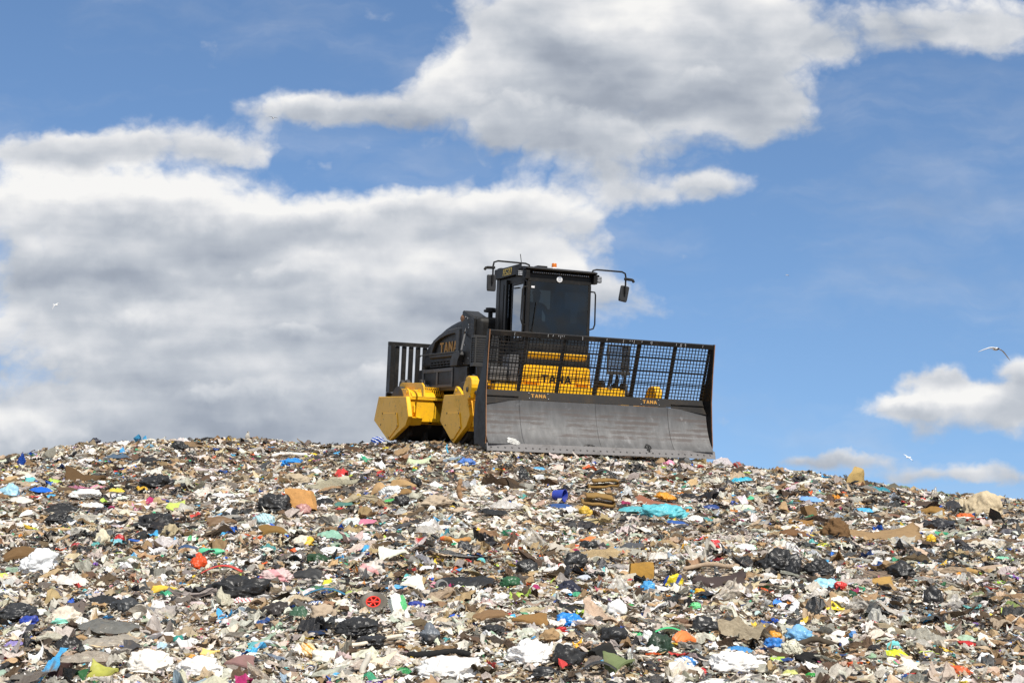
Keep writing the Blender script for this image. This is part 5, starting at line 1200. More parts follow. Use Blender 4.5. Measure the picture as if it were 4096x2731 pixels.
for s in (-1, 1):
    fp = side_plate(FRONT, 1.95, s, 'side_plate', front, [(-3.42, .70), (-2.62, .70), (-2.5, .40), (-2.98, .135), (-3.5, .44)], 1)
    rp = side_plate(REAR, 1.95, s, 'side_plate', rear, [(-8.28, .70), (-7.08, .70), (-6.92, .40), (-7.62, .11), (-8.4, .42)], 1)
    pg = [(-1.838, 1.085), (-1.34, 1.085), (-1.10, .66), (-1.11, .52), (-1.6, .51), (-1.838, .51)]
    mb = MB(); mb.prism([(s * -p[0], p[1]) for p in pg], 'x', -6.845, -6.50)
    q = mb.build('corner_box', YEL, rear, .015)
    mb = MB(); a, b = sorted((s * 1.935, s * 1.58)); mb.prism([(-6.50, .625), (-6.30, .60), (-6.42, .44), (-6.9, .42), (-6.9, .5)], 'y', a, b); mb.build('scraper_bracket', YEL, q, .008)
    mb = MB(); mb.prism([(-6.498, .90), (-6.44, .86), (-6.42, .72), (-6.498, .64)], 'y', s * 1.74 - .02, s * 1.74 + .02); mb.build('lifting_eye', YEL, q, .004)
    # cover, lugs and guards on the rear frame
    arc = [(-8.15, 1.06)] + [(-7.3 - .85 * math.cos(t), 1.06 + .20 * math.sin(t)) for t in np.linspace(.15, math.pi - .15, 12)] + [(-6.45, 1.06)]
    mb = MB(); a, b = sorted((s * 1.80, s * 1.25)); mb.prism(arc, 'y', a, b); mb.build('gear_cover', YEL, rear, .012)
    mb = MB(); a, b = sorted((s * 1.83, s * 1.79)); mb.prism([(-7.0, 1.065), (-6.95, 1.22), (-6.82, 1.26), (-6.68, 1.22), (-6.55, 1.065)], 'y', a, b); mb.disc((-6.8, s * 1.835, 1.17), .05, (0, 1, 0), .02, 14); mb.build('lug', YEL, rear, .006)
    mb = MB(); a, b = sorted((s * 1.70, s * 1.66)); mb.prism([(-7.85, 1.27), (-7.80, 1.37), (-7.68, 1.41), (-6.12, 1.37), (-5.98, 1.31), (-5.90, 1.07), (-6.06, 1.07), (-6.14, 1.25)], 'y', a, b); mb.build('hoop_guard', YEL, rear, .006)
    mb = MB()
    for i in range(12): mb.tube([(-6.62 + .0, s * (1.62 - i * .048), 1.09), (-6.62, s * (1.595 - i * .048), 1.19), (-6.62, s * (1.62 - i * .048), 1.29)], .007, 5); mb.tube([(-6.62, s * (1.57 - i * .048), 1.09), (-6.62, s * (1.595 - i * .048), 1.19), (-6.62, s * (1.57 - i * .048), 1.29)], .007, 5)
    mb.bar((-6.62, s * 1.66, 1.29), (-6.62, s * 1.04, 1.29), .02, .02); mb.bar((-6.62, s * 1.04, 1.29), (-6.60, s * 1.02, 1.08), .02, .02)
    for i in range(12):
        z0 = 1.09 + .14 * math.sin(i / 11 * 1.5); mb.bar((-7.3 + i * .055, s * 1.24, 1.24 - i * .012), (-7.3 + i * .055, s * 1.05, 1.24 - i * .012), .012, .008)
    mb.build('mesh_guard', YEL, rear)
    # front lugs and lift arms
    mb = MB(); a, b = sorted((s * 1.93, s * 1.87)); mb.prism([(-3.15, 1.06), (-3.06, 1.20), (-2.99, 1.225), (-2.90, 1.20), (-2.60, 1.06)], 'y', a, b); mb.disc((-3.0, s * 1.935, 1.14), .035, (0, 1, 0), .014, 12); mb.build('lug', YEL, front, .006)
    mb = MB(); a, b = sorted((s * 1.88, s * 2.04))
    mb.prism([(-2.25, 1.062), (-2.24, 1.20), (-2.08, 1.38), (-1.98, 1.405), (-1.86, 1.40), (-1.76, 1.34), (-1.73, 1.24), (-1.73, 1.17), (-1.84, .96), (-2.0, .93), (-2.12, 1.02)], 'y', a, b)
    hump = mb.build('lift_arm_housing', YEL, front, .02)
    mb = MB(); mb.disc((-1.95, s * 2.045, 1.14), .05, (0, 1, 0), .03, 16); mb.disc((-2.1, s * 2.045, 1.33), .018, (0, 1, 0), .02, 8); mb.disc((-1.80, s * 2.045, 1.0), .014, (0, 1, 0), .02, 8); mb.build('pin', DGR, hump)
    mb = MB(); a, b = sorted((s * 1.70, s * 1.86)); mb.prism([(-2.3, .95), (-2.02, .95), (-1.6, .78), (-.72, .56), (-.72, .30), (-1.75, .36), (-2.2, .5)], 'y', a, b)
    arm = mb.build('push_arm', YEL, front, .015)
    mb = MB(); mb.tube([(-1.95, s * 1.92, 1.14), (-1.3, s * 1.9, .92), (-.72, s * 1.86, .62)], .05, 12); mb.build('lift_cylinder', DGR, arm, smooth=True)
    mb = MB(); mb.tube([(-1.72, s * 1.89, .48), (-1.66, s * 1.93, .42), (-1.66, s * 1.93, .33), (-1.72, s * 1.89, .28)], .022, 8); mb.build('shackle', CHR, arm, smooth=True)
# --- rollers --------------------------------------------------------------
def roller(cx, cz, R_):
    mb = MB(); mb.disc((cx, 0, cz), R_, (0, 1, 0), 3.62, 40)
    for row in range(9):
        y = -1.64 + row * .41
        for k in range(10):
            a = k / 10 * 2 * math.pi + (row % 2) * .314; c, s = math.cos(a), math.sin(a)
            P_ = lambda rr, t: (cx + c * rr - s * t, cz + s * rr + c * t)
            pts = [P_(R_ - .02, -.17), P_(R_ + .13, -.11), P_(R_ + .18, -.05), P_(R_ + .18, .05), P_(R_ + .13, .11), P_(R_ - .02, .17)]
            mb.prism(pts, 'y', y - .045, y + .045)
    return mb.build('roller', RUB, machine, .008, seg=1)
r1 = roller(-2.96, .70, .62); r2 = roller(-7.62, .70, .62)
for (cx, par) in ((-2.96, r1), (-7.62, r2)):
    for s in (-1, 1):
        mb = MB(); mb.disc((cx + .1, s * 1.80, .42), .24, (0, 1, 0), .12, 20); mb.disc((cx + .1, s * 1.87, .42), .10, (0, 1, 0), .08, 14); mb.build('hub', DGR, par, .01)
# --- middle of the machine -------------------------------------------------
mb = MB(); mb.box(-6.85, -3.55, -.6, .6, .45, 1.15); mb.box(-4.6, -3.4, -1.0, 1.0, .9, 1.75); mb.box(-4.7, -2.45, -.74, .74, 1.60, 2.0)
mb.build('chassis', BLK, machine, .02)
mb = MB(); mb.prism([(-.74, 1.24), (-.74, 1.66), (-.66, 1.73), (.66, 1.73), (.74, 1.66), (.74, 1.24)], 'x', -3.4, -2.42)
mb.box(-2.42, -2.36, -.70, -.42, 1.36, 1.66); mb.box(-2.42, -2.36, .42, .70, 1.36, 1.66); mb.box(-2.42, -2.37, -.40, .40, 1.30, 1.585)
nose = mb.build('nose_cover', YEL, machine, .012)
mb = MB(); mb.prism([(-2.62, 1.76), (-2.50, 1.76), (-2.39, 1.955), (-2.39, 1.975), (-2.62, 1.975)], 'y', -.64, .64); mb.build('valve_cover', YEL, nose, .01)
letters('TANA', lambda u, v, t: (-2.37 + t, u, v), -.36, .30, 1.375, 1.535, LBK, nose, .008, .16)
for y in (-.62, -.52, .52, .62):
    pass
mb = MB()
for y in (-.60, .60): mb.box(-2.36, -2.33, y - .012, y + .012, 1.38, 1.64); mb.box(-2.36, -2.33, y - .09, y - .066, 1.38, 1.52)
mb.build('rib', YEL, nose, .004)
mb = MB(); mb.box(-2.85, -2.45, -1.42, -1.05, 1.36, 1.64); mb.box(-2.9, -2.5, -1.0, -.8, 1.36, 1.9); mb.build('step_box', GRY, machine, .012)
mb = MB(); mb.box(-3.0, -2.5, -1.75, -1.38, 1.26, 1.36); mb.box(-3.1, -2.5, 1.0, 1.45, 1.22, 1.34); mb.build('fender', YEL, machine, .01)
# screens either side of the walkway
for s in (-1, 1):
    y0, y1 = s * 1.20, s * 1.70; a, b = sorted((y0, y1))
    mb = MB(); xs = -2.62
    mb.box(xs - .04, xs, a, b, 2.21, 2.25); mb.box(xs - .04, xs, a, b, 1.63, 1.70); mb.box(xs - .04, xs, a, a + .035, 1.70, 2.21); mb.box(xs - .04, xs, b - .035, b, 1.70, 2.21)
    ob = s * 1.70; oa, obb = sorted((ob, ob + s * .025))
    dp = .14 if s < 0 else .34; mb.box(xs - dp - .05, xs, oa, obb, 2.20, 2.25); mb.box(xs - dp - .05, xs, oa, obb, 1.63, 1.70); mb.box(xs - dp - .05, xs - dp, oa, obb, 1.70, 2.20)
    sc = mb.build('walkway_screen', DGR, machine, .004)
    mb = MB()
    for i in range(1, 22): y = a + .035 + (b - a - .07) * i / 22; mb.box(xs - .02, xs - .012, y - .004, y + .004, 1.70, 2.21)
    for i in range(1, 11): z = 1.70 + .51 * i / 11; mb.box(xs - .012, xs - .002, a + .035, b - .035, z - .007, z + .007)
    for i in range(1, 11): z = 1.70 + .5 * i / 11; mb.box(xs - dp, xs, oa + .006, obb - .006, z - .007, z + .007)
    for i in range(1, int(dp * 40)): x = xs - .025 * i; mb.box(x - .004, x + .004, oa + .01, obb - .01, 1.70, 2.20)
    mb.build('wire_mesh', DGR, sc)
    mb = MB(); mb.bar((xs - .02, s * 1.32, 1.63), (xs - .05, s * 1.24, 1.30), .05, .05); mb.bar((xs - .02, s * 1.62, 1.63), (xs - .02, s * 1.60, 1.30), .05, .05); mb.bar((xs - .5, s * 1.66, 1.63), (xs - .6, s * 1.62, 1.15), .04, .04)
    mb.bar((xs - .1, s * 1.48, 1.63), (xs - .1, s * 1.46, 1.0), .045, .03); mb.build('screen_leg', BLK, sc)
    mb = MB(); 
    for q in (.0, .09, .2): mb.bar((xs - .8 - q, s * (.78 + q), 1.6), (xs - .8 - q, s * (.78 + q), 2.35), .035, .05)
    mb.build('handrail_post', BLK, machine, .003)
# --- engine hood -------------------------------------------------------------
HP = [(-8.30, 1.765), (-8.17, 1.98), (-8.02, 2.18), (-7.80, 2.335), (-7.42, 2.455), (-7.0, 2.56), (-6.6, 2.655), (-6.2, 2.72), (-5.8, 2.765), (-5.4, 2.785), (-4.3, 2.785), (-4.3, 1.75)]
mb = MB(); mb.prism(HP, 'y', -1.08, 1.08); hood = mb.build('engine_hood', BLK, machine, .13, True, 5)
mb = MB(); mb.prism([(-8.20, 1.745), (-4.72, 1.745), (-4.72, 1.30), (-5.2, 1.215), (-7.6, 1.24), (-8.28, 1.42), (-8.30, 1.6)], 'y', -1.13, 1.13); lower = mb.build('engine_side_box', BLK, machine, .02)
for s in (-1, 1):
    # side door of the hood: proud rim round a recess
    out_ = [(-7.50, 2.10), (-7.22, 2.40), (-6.75, 2.52), (-6.15, 2.60), (-5.40, 2.62), (-5.26, 2.58), (-5.24, 2.00), (-5.34, 1.96), (-7.46, 1.97)]
    inn_ = [(-7.20, 2.13), (-6.98, 2.34), (-6.6, 2.42), (-6.1, 2.475), (-5.60, 2.485), (-5.50, 2.45), (-5.485, 2.10), (-5.56, 2.065), (-7.18, 2.07)]
    n = len(out_); mb = MB(); y0, y1 = s * 1.082, s * 1.155
    v = [(p[0], y0, p[1]) for p in out_] + [(p[0] + .02, y1, p[1]) for p in [((q[0] * 3 + w[0]) / 4, (q[1] * 3 + w[1]) / 4) for q, w in zip(out_, inn_)]] + [(p[0], y1, p[1]) for p in inn_] + [(p[0], y0, p[1]) for p in inn_]
    F = []
    for k in range(3):
        for i in range(n): F.append((k * n + i, k * n + (i + 1) % n, (k + 1) * n + (i + 1) % n, (k + 1) * n + i))
    mb.add(v, F); rim = mb.build('hood_panel', DGR, hood, .012, True)
    pl = (lambda u, v, t: (u, s * (1.086 + t), v))
    if s < 0: letters('TANA', pl, -6.80, -5.57, 2.10, 2.325, ORG, hood, .008, .2)
    else: letters('TANA', pl, -5.40, -6.60, 2.10, 2.325, ORG, hood, .008, .2, 0)
    mb = MB()
    for z in (1.79, 1.85, 1.91): mb.box(-7.45, -5.45, min(s * 1.082, s * 1.11), max(s * 1.082, s * 1.11), z - .012, z + .012)
    for x in np.linspace(-7.4, -5.5, 9): mb.box(x - .02, x + .02, min(s * 1.082, s * 1.10), max(s * 1.082, s * 1.10), 1.80, 1.90)
    mb.build('louvre', BLK, hood, .004)
    mb = MB(); mb.tube([(-8.25, s * 1.10, 2.07), (-8.20, s * 1.2, 2.075), (-5.15, s * 1.2, 2.06), (-5.1, s * 1.10, 2.06)], .014, 8); mb.build('hand_rail', DGR, hood, smooth=True)
    mb = MB(); ya, yb = sorted((s * 1.131, s * 1.15))
    mb.box(-7.90, -5.62, ya, yb, 1.655, 1.735); mb.box(-7.90, -5.62, ya, yb, 1.30, 1.365)
    for x in (-7.90, -6.82, -5.74): mb.box(x, x + .12, ya, yb, 1.365, 1.655)
    mb.build('grille_frame', GRY, lower, .01)
    mb = MB(); mb.prism([(-5.55, 1.748), (-5.55, 1.90), (-5.42, 2.02), (-4.98, 2.06), (-4.92, 1.98), (-5.06, 1.86), (-5.1, 1.748)], 'y', *sorted((s * 1.084, s * 1.24))); mb.build('foot_step', DGR, hood, .01)
    # exhaust tower ahead of the hood panel
    mb = MB(); mb.prism([(-5.20, 1.76), (-5.20, 2.93), (-5.13, 2.955), (-4.62, 2.80), (-4.40, 2.74), (-4.40, 1.76)], 'y', *sorted((s * 1.083, s * 1.125))); tw = mb.build('tower_plate', BLK, hood, .008)
    mb = MB(); mb.bar((-4.9, s * 1.15, 2.42), (-4.2, s * 1.45, 2.02), .035, .035); mb.tube([(-4.9, s * 1.13, 2.55), (-4.85, s * 1.17, 2.48), (-4.92, s * 1.15, 2.44)], .012, 6); mb.build('strut', GRY, tw)
    mb = MB()
    for (x, z) in ((-4.95, 2.80), (-4.82, 2.76), (-4.72, 2.62), (-4.72, 2.56), (-4.95, 2.2), (-4.66, 1.9), (-4.98, 1.80), (-5.12, 2.02)): mb.disc((x, s * 1.13, z), .014, (0, 1, 0), .012, 8)
    mb.build('bolt', CHR, tw)
mb = MB(); mb.prism([(-5.16, 2.66), (-5.20, 2.84), (-5.13, 2.955), (-4.6, 2.80), (-4.45, 2.70)], 'y', -1.083, -.78); cowl = mb.build('exhaust_cowl', BLK, hood, .008)
mb = MB(); mb.tube([(-5.05, -1.02, 2.78), (-5.24, -1.05, 2.79), (-5.27, -1.06, 2.79)], [.105, .11, .095], 20); pipe_ = mb.build('exhaust_pipe', RUST, cowl, smooth=True)
mb = MB(); mb.disc((-5.262, -1.058, 2.79), .09, (1, .05, 0), .02, 20); mb.build('exhaust_mouth', LBK, pipe_)
mb = MB(); mb.tube([(-4.58, -.70, 2.70), (-4.58, -.70, 2.90)], .05, 12); mb.disc((-4.58, -.70, 2.93), .15, (0, 0, 1), .05, 20); mb.disc((-4.58, -.70, 2.975), .11, (0, 0, 1), .05, 20); mb.build('air_cleaner', BLK, machine, .012)
# --- guard at the back -------------------------------------------------------
mb = MB(); xg = -8.95
mb.box(xg, xg + .12, -1.72, 1.72, 2.33, 2.42); mb.box(xg, xg + .12, -1.72, 1.72, 1.10, 1.20)
guard = mb.build('rear_guard', BLK, machine, .006)
for i in range(20):
    y = -1.72 + i * .1742
    mb = MB(); mb.box(xg + .005, xg + (.30 if i in (0, 19) else .075), y + .0, y + .105, 1.205, 2.325); mb.build('slat', BLK, guard, .005, seg=1)
mb = MB(); mb.box(xg - .3, -8.0, -.9, .9, 1.0, 1.5); mb.build('counterweight', BLK, machine, .03)

# --- cab ------------------------------------------------------------------------
X1, X0 = -2.45, -3.95
mb = MB(); YC = .70
for s in (-1, 1):
    a, b = sorted((s * (YC - .07), s * YC))
    mb.box(X1 - .09, X1, a, b, 2.0, 3.40); mb.box(X0, X0 + .12, a, b, 2.0, 3.56); mb.box(X0 + .12, X1 - .09, a, b, 2.0, 2.20); mb.box(X0 + .12, X1 - .09, a, b, 3.42, 3.56)
mb.box(X1 - .06, X1, -YC + .07, YC - .07, 2.0, 2.14); mb.box(X1 - .06, X1 - .004, -YC + .07, YC - .07, 3.40, 3.56); mb.box(X0, X0 + .06, -YC + .07, YC - .07, 2.0, 2.42); mb.box(X0, X0 + .06, -YC + .07, YC - .07, 3.40, 3.56)
mb.box(X0 + .06, X1 - .06, -YC + .07, YC - .07, 2.0, 2.06)
cab = mb.build('cab', BLK, machine, .012)
mb = MB(); mb.prism([(X0 - .28, 3.565), (X0 - .28, 3.78), (-3.3, 3.765), (-2.5, 3.70), (-2.33, 3.665), (-2.31, 3.64), (-2.47, 3.60), (-2.47, 3.565)], 'y', -.78, .78)
roof = mb.build('roof', BLK, cab, .018)
for s in (-1, 1):
    mb = MB(); mb.prism([(-2.33, 3.60), (-2.34, 3.43), (-2.48, 3.43), (-2.56, 3.56), (-2.56, 3.61)], 'y', *sorted((s * .70, s * .782))); mb.build('visor_bracket', BLK, roof, .006)
mb = MB()
for i in range(27): y = -.60 + i * 1.2 / 26; mb.disc((-2.40, y, 3.578), .010, (1, 0, -.2), .02, 8)
lb0 = mb; mb = MB(); mb.bar((-2.425, -.63, 3.578), (-2.425, .63, 3.578), .04, .034); lb = mb.build('light_bar', BLK, roof); lb0.build('lens', LENS, lb)
mb = MB(); mb.lathe([(.065, 0), (.065, .01), (.05, .025), (.05, .03), (0, .03)], (-2.62, -.07, 3.705), 20); bc = mb.build('beacon_base', WHT, roof, smooth=True)
mb = MB(); mb.lathe([(.052, 0), (.052, .07), (.045, .082), (0, .084)], (-2.62, -.07, 3.735), 20); mb.build('beacon', AMB, bc, smooth=True)
mb = MB(); mb.box(-2.449, -2.443, -YC + .01, YC - .01, 3.40, 3.56); mb.build('windscreen_header', BLK, cab)
mb = MB(); mb.lathe([(.062, 0), (.062, .02), (.035, .026), (.035, .012), (.03, .010)], n=24); v = [(-2.44 + z, -.02 + x, 3.475 + y) for x, y, z in mb.v]; mb.v = v; hl = mb.build('headlight', WHT, cab, smooth=True)
mb = MB(); mb.disc((-2.424, -.02, 3.475), .03, (1, 0, 0), .02, 16); mb.build('lens', LENS, hl)
mb = MB(); mb.box(-2.462, -2.452, -YC + .07, YC - .07, 2.14, 3.40); ws = mb.build('windscreen', GLASS, cab)
mb = MB(); mb.box(-2.4515, -2.449, -.615, -.545, 3.265, 3.305); mb.build('sticker', WHT, ws)
mb = MB(); mb.tube([(-2.44, -.58, 2.36), (-2.43, -.56, 2.45), (-2.435, -.50, 2.98)], .008, 6); mb.tube([(-2.44, -.60, 2.42), (-2.43, -.35, 2.22)], .010, 6); mb.build('wiper', BLK, ws)
for s in (-1, 1):
    mb = MB(); mb.box(X0 + .125, X1 - .095, *sorted((s * (YC - .03), s * (YC - .02))), 2.2, 3.42); mb.build('side_window', GLASS, cab)
    a, b = sorted((s * YC, s * (YC + .03)))
    mb = MB(); mb.box(-3.25, -3.20, a, b, 2.2, 3.42); mb.box(-2.62, -2.56, a, b, 2.2, 3.42); mb.box(-3.20, -2.62, a, b, 3.35, 3.42); mb.box(-3.20, -2.62, a, b, 2.2, 2.27)
    dr = mb.build('door', BLK, cab, .008)
    mb = MB(); mb.box(-3.198, -2.622, *sorted((s * (YC + .012), s * (YC + .02))), 2.272, 3.348); mb.build('door_glass', glass('door_glass', (.12, .13, .14), 2.6) if s < 0 else GLASS, dr)
    mb = MB(); mb.bar((-3.15, s * (YC + .03), 3.30), (-2.85, s * (YC + .03), 3.29), .035, .02); mb.build('door_handle', BLK, dr)
    yr = s * (YC + .10)
    mb = MB(); mb.tube([(-2.46, s * (YC - .01), 3.28), (-2.455, yr - s * .02, 3.275), (-2.455, yr, 3.22), (-2.46, yr + s * .01, 2.62), (-2.46, yr - s * .02, 2.53), (-2.47, s * (YC - .01), 2.50)], .016, 8); mb.build('grab_rail', BLK, cab, smooth=True)
    # mirror on its bent arm
    mb = MB(); mb.tube([(-2.42, s * .68, 3.62), (-2.40, s * .70, 3.71), (-2.40, s * .78, 3.735), (-2.42, s * 1.36, 3.74), (-2.43, s * 1.44, 3.71), (-2.43, s * 1.455, 3.64), (-2.43, s * 1.455, 3.30)], .018, 8); am = mb.build('mirror_arm', BLK, cab, smooth=True)
    mb = MB(); mb.prism([(-.105, -.165), (.105, -.165), (.115, -.1), (.115, .14), (.10, .165), (-.10, .165), (-.115, .14), (-.115, -.1)], 'x', -.035, .035)
    tl = -.16 if s > 0 else .02; c_, s_ = math.cos(tl), math.sin(tl)
    mb.v = [(-2.50 + x, s * 1.455 + y * .8 * c_ - z * s_, 3.30 + y * .8 * s_ + z * c_) for x, y, z in mb.v]; mr = mb.build('mirror', MIR, am, .018, True, 3)
    mb = MB(); mb.tube([(-2.462, s * 1.455, 3.42), (-2.462, s * 1.455, 3.24)], .012, 6); mb.box(-2.468, -2.455, s * 1.455 - .02, s * 1.455 + .02, 3.29, 3.33); mb.build('clamp', BLK, mr)
    mb = MB(); mb.bar((-2.42, s * 1.42, 3.60), (-2.42, s * 1.60, 3.59), .06, .055); mb.bar((-2.42, s * 1.60, 3.60), (-2.42, s * 1.64, 3.54), .05, .05); mb.build('camera_pod', BLK, am, .012)
    # work light beside the roof
    cx_ = (-2.45, s * .87, 3.54)
    mb = MB(); mb.box(-2.53, -2.44, cx_[1] - .055, cx_[1] + .055, 3.48, 3.60); mb.bar((-2.49, s * .78, 3.63), (-2.49, s * .87, 3.63), .025, .02); mb.bar((-2.49, s * .87, 3.64), (-2.49, s * .87, 3.60), .03, .03); wl = mb.build('work_light', BLK, cab, .012)
    mb = MB()
    for i in (-1, 0, 1):
        for j in (-1, 0, 1): mb.disc((-2.437, cx_[1] + i * .03, 3.54 + j * .033), .012, (1, 0, 0), .006, 8)
    mb.build('lens', LENS, wl)
# roof side panel with the model number, column and intake behind the cab
mb = MB(); mb.box(-3.85, -2.60, -.79, -.782, 3.56, 3.76); sp = mb.build('side_panel', BLK, roof, .003)
letters('H520', lambda u, v, t: (u, -.79 - t, v), -3.66, -3.16, 3.59, 3.73, paint('pale_yellow_letters', (.62, .46, .10), .5, (.3, .2, .05), .3), sp, .005, .2, .12)
for s in (-1, 1):
    mb = MB(); mb.box(-4.28, -4.08, *sorted((s * .54, s * .70)), 1.76, 3.82); mb.build('column', DGR, cab, .015)
    mb = MB(); mb.box(-4.06, -3.96, *sorted((s * .60, s * .69)), 1.9, 3.56); mb.box(-3.62, -3.50, *sorted((s * .701, s * .76)), 2.2, 3.5); mb.build('duct', BLK, cab, .01)
mb = MB(); mb.tube([(-3.10, -.60, 3.70), (-3.12, -.60, 3.86), (-3.16, -.61, 4.02)], .008, 6); mb.build('antenna', BLK, roof)
mb = MB(); mb.box(-2.9, -2.7, -.40, -.18, 3.72, 3.76); mb.build('roof_box', BLK, roof, .01)
# inside the cab: seat, console, steering wheel
mb = MB(); mb.box(-3.45, -2.95, -.42, .06, 2.35, 2.47); mb.box(-3.55, -3.43, -.40, .04, 2.45, 3.02); mb.build('seat', BLK, cab, .03)
mb = MB(); mb.box(-3.5, -3.0, .12, .5, 2.07, 2.95); mb.box(-3.3, -2.85, .2, .5, 2.07, 2.62); mb.build('console', BLK, cab, .03)
mb = MB(); mb.tube([(-2.70, .12, 2.10), (-2.82, .12, 2.60)], .03, 10)
ring = [(-2.85 + .17 * math.sin(t) * .35, .10 + .17 * math.cos(t), 2.66 + .17 * math.sin(t)) for t in np.linspace(0, 2 * math.pi, 21)]; mb.tube(ring, .014, 8, caps=False); mb.bar((-2.83, -.06, 2.66), (-2.83, .26, 2.66), .02, .02); mb.build('steering_wheel', BLK, cab, smooth=True)

# --- the driver --------------------------------------------------------------------
def person_mesh():
    """one continuous skinned body: joints in the machine's frame"""
    me = bpy.data.meshes.new('person'); J, E, R_ = [], [], []
    def j(p, r, par=None):
        J.append(p); R_.append(r)
        if par is not None: E.append((par, len(J) - 1))
        return len(J) - 1
    y0 = -.19
    pel = j((-3.25, y0, 2.56), (.15, .16)); ab = j((-3.28, y0, 2.70), (.13, .155), pel); ch = j((-3.28, y0, 2.86), (.125, .17), ab); up = j((-3.27, y0, 2.97), (.10, .15), ch)
    nk = j((-3.25, y0, 3.045), (.052, .055), up); hd0 = j((-3.23, y0, 3.10), (.07, .07), nk); hd1 = j((-3.225, y0, 3.18), (.088, .078), hd0); hd2 = j((-3.235, y0, 3.25), (.085, .072), hd1); j((-3.24, y0, 3.295), (.05, .045), hd2)
    j((-3.12, y0, 3.165), (.014, .014), hd1)                                   # nose
    for s in (-1, 1):
        sh = j((-3.26, y0 + s * .19, 2.975), (.065, .065), up); el = j((-3.12, y0 + s * .25, 2.73), (.045, .045), sh); wr = j((-2.93, y0 + (.20 if s > 0 else -.10), 2.68), (.032, .03), el); pm = j((-2.87, y0 + (.24 if s > 0 else -.06), 2.69), (.036, .02), wr)
        for f in range(4):
            a = j((-2.835, y0 + (.25 if s > 0 else -.05) + (f - 1.5) * .004, 2.72 - f * .02), (.010, .010), pm); j((-2.855, y0 + (.29 if s > 0 else -.01), 2.725 - f * .02), (.008, .008), a)
        a = j((-2.90, y0 + (.21 if s > 0 else -.09) , 2.73), (.011, .011), wr); j((-2.865, y0 + (.25 if s > 0 else -.04), 2.74), (.009, .009), a)
        hp = j((-3.18, y0 + s * .10, 2.55), (.10, .09), pel); kn = j((-2.80, y0 + s * .13, 2.56), (.065, .065), hp); an = j((-2.72, y0 + s * .13, 2.16), (.045, .045), kn); j((-2.60, y0 + s * .14, 2.12), (.04, .035), an)
    me.from_pydata(J, E, []); o = bpy.data.objects.new('person', me); C.objects.link(o)
    sk = o.modifiers.new('skin', 'SKIN'); sv = me.skin_vertices[0].data
    for i, r in enumerate(R_): sv[i].radius = r; sv[i].use_root = (i == 0)
    su = o.modifiers.new('sub', 'SUBSURF'); su.levels = su.render_levels = 2
    dg = bpy.context.evaluated_depsgraph_get(); m2 = bpy.data.meshes.new_from_object(o.evaluated_get(dg)); o.modifiers.clear(); o.data = m2
    skin, nt, b = newmat('person_skin'); b.inputs['Base Color'].default_value = (.42, .24, .17, 1); b.inputs['Roughness'].default_value = .6
    shirt, nt, b = newmat('dark_work_clothes'); b.inputs['Base Color'].default_value = (.02, .022, .03, 1); b.inputs['Roughness'].default_value = .85
    m2.materials.clear(); m2.materials.append(shirt); m2.materials.append(skin)
    for p in m2.polygons:
        c = p.center; p.use_smooth = True; p.material_index = 1 if c.z > 3.03 or c.x > -2.93 and c.z > 2.64 else 0
    o.matrix_world = machine.matrix_world.copy(); return o
driver = person_mesh(); tag(driver, 'person in dark clothes and a cap driving, seated behind the tinted windscreen', 'person')
hv = (ICO4_V * np.array([.105, .088, .075]) + np.array([-3.24, -.19, 3.255])); keep = hv[:, 2] > 3.235
hv[~keep, 2] = 3.235
mb = MB(); mb.add(hv, ICO4_F); mb.prism([(-3.17, -.25), (-3.09, -.24), (-3.07, -.19), (-3.09, -.14), (-3.17, -.13)], 'z', 3.232, 3.244); mb.build('cap', BLK, driver, smooth=True)

# scraps of waste caught on the blade
for (y, z, w, h, col, lab, sd) in ((-1.78, .155, .26, .12, '#d9d8d2', 'torn white plastic scrap caught on the blade above its cutting edge', 5),
                                   (-.28, .13, .22, .07, '#3a3836', 'flat dark scrap caught on the middle of the cutting edge', 9),
                                   (.93, .13, .13, .17, '#2c2b2a', 'twisted dark strip of plastic hanging from the cutting edge', 14)):
    r = np.random.default_rng(sd); v, F = make_film(w, h * 1.2, sd, r, 1.0, .6)
    v = np.stack([v[:, 2] * .5 + .0 * v[:, 1], v[:, 0], v[:, 1] * (h / w) * 1.6], -1)
    p = np.array([-.055, y, z + .02]); v[:, 0] += (-.45 * np.clip(v[:, 2], -.2, 1)) + .015
    v = v + p; Mm = np.array(machine.matrix_world); vw = v @ Mm[:3, :3].T + Mm[:3, 3]; c0 = vw.mean(0)
    o = mesh_obj('plastic_scrap', vw - c0, F, WM['film'], tuple(c0), hexlin(col)); tag(o, lab, 'scrap')

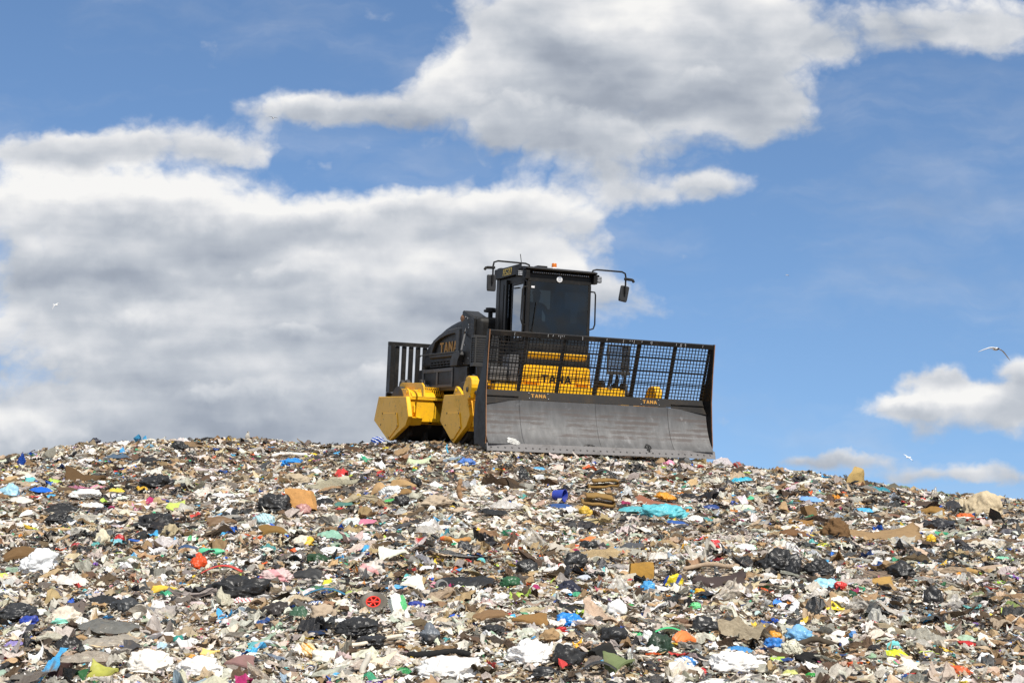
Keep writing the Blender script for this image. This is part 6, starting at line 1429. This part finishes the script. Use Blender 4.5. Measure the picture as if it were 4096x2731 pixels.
# ---------------------------------------------------------------- gulls over the heap
def gull(loc, span, fwd, bank, lw, rw, label, dark_head=False, tips=True, mats=None):
    """loc: body; fwd: flight direction; lw / rw: wing polylines as (out, up) fractions of half the span"""
    f = Vector(fwd).normalized(); up = Vector((0, 0, 1)); rt = f.cross(up).normalized(); up = rt.cross(f).normalized()
    if bank: q = Matrix.Rotation(bank, 3, f); rt, up = q @ rt, q @ up
    hs = span / 2; mb = MB(); B = .46 * span
    prof = [(-.5, .01), (-.42, .035), (-.2, .10), (0, .135), (.18, .125), (.30, .085), (.36, .075), (.43, .07), (.48, .04), (.50, .022), (.56, .006)]
    k = 10; V = []
    for t, r in prof:
        for a in range(k): V.append(f * (t * B) + rt * (math.cos(a * 2 * math.pi / k) * r * B) + up * (math.sin(a * 2 * math.pi / k) * r * B * .9))
    n = len(prof)
    for i in range(n - 1):
        mi = 2 if i >= n - 2 else (1 if dark_head and i >= 6 else 0)
        mb.add(V[i*k:(i+2)*k], [(a, (a+1) % k, k + (a+1) % k, k + a) for a in range(k)], mi)
    tv = [f * (-.40 * B) + rt * (.03 * B), f * (-.40 * B) - rt * (.03 * B), f * (-.66 * B) - rt * (.13 * B), f * (-.66 * B) + rt * (.13 * B)]
    mb.add(tv + [p + up * (.02 * B) for p in tv], [(0, 1, 2, 3), (7, 6, 5, 4), (0, 4, 5, 1), (1, 5, 6, 2), (2, 6, 7, 3), (3, 7, 4, 0)], 0)
    for sgn, wl in ((-1, lw), (1, rw)):
        m_ = len(wl); row = []
        for i, (o_, u_) in enumerate(wl):
            t = i / (m_ - 1); ch = B * (.30 - .17 * t - .11 * max(0, t - .8) * 5); c = rt * (sgn * o_ * hs) + up * (u_ * hs) + f * (.06 * B + B * (.10 * math.sin(t * 3.1) - .14 * t))
            th = .06 * B * (1 - .7 * t)
            row += [c + f * ch * .5, c - f * ch * .5 - up * th * .2, c - f * ch * .1 + up * th, c + f * ch * .25 - up * th]
        for i in range(m_ - 1):
            a, b = i * 4, i * 4 + 4; mi = 1 if tips and i >= m_ - 2 else 3
            mb.add([row[a+q] for q in range(4)] + [row[b+q] for q in range(4)], [(0, 2, 6, 4), (2, 1, 5, 6), (1, 3, 7, 5), (3, 0, 4, 7)], mi)
        mb.add(row[-4:], [(0, 2, 1, 3)], 1 if tips else 3)
    o = mb.build('gull', mats or GM, None, 0, True); o.location = loc; tag(o, label, 'gull', 'gulls flying over the heap'); return o
def plain(name, c, r=.8):
    m, nt, b = newmat(name); b.inputs['Base Color'].default_value = (*c, 1); b.inputs['Roughness'].default_value = r; return m
DK = plain('gull_shaded_wing', (.10, .095, .10))  # grey wing with its shade put into the colour, for the high gull
GM = [plain('gull_white', (.78, .77, .74)), plain('gull_black', (.02, .018, .02)), plain('gull_beak', (.3, .05, .02)), plain('gull_grey_wing', (.62, .62, .62))]
gull((16.43, 48, 7.26), 1.05, (.15, -1, -.08), 0, [(.08, .05), (.28, -.03), (.45, -.13), (.62, -.30), (.85, -.55), (1.06, -.74)], [(.08, .06), (.3, .08), (.5, .06), (.68, 0), (.9, -.08), (1.15, -.20)], 'white gull with a dark head and both wings arched down, gliding towards the camera', True, False)
gull((29.17, 105, 5.84), 1.0, (-1, -.7, -.12), -.55, [(.08, .05), (.3, .10), (.5, .10), (.7, .06), (.88, 0), (1.0, -.05)], [(.08, .05), (.3, .10), (.5, .10), (.7, .05), (.88, .02), (1.0, 0)], 'banking gull with black wing tips low over the right side of the heap')
gull((-25.88, 150, 44.19), 1.0, (.5, -1, -.1), -.1, [(.08, .1), (.3, .26), (.55, .30), (.8, .30), (1.0, .26)], [(.08, .08), (.3, .22), (.55, .24), (.8, .22), (1.0, .18)], 'small gull with shaded wings high up in front of the clouds', False, True, [GM[0], GM[1], GM[2], DK])
gull((-37.28, 115, 18.65), 1.0, (1, -.6, -.2), .6, [(.08, .05), (.3, .12), (.5, .05), (.7, -.1), (1.0, -.3)], [(.08, .05), (.3, .12), (.5, .05), (.7, -.15), (1.0, -.4)], 'pale gull with drooping wings low down in front of the grey cloud', False, False)
gull((50.95, 260, 45.55), 1.0, (.6, -1, 0), .0, [(.08, .1), (.3, .2), (.55, .05), (.8, -.2), (1.0, -.35)], [(.08, .1), (.3, .2), (.55, .05), (.8, -.2), (1.0, -.35)], 'tiny white gull against the clear blue sky right of the cab')
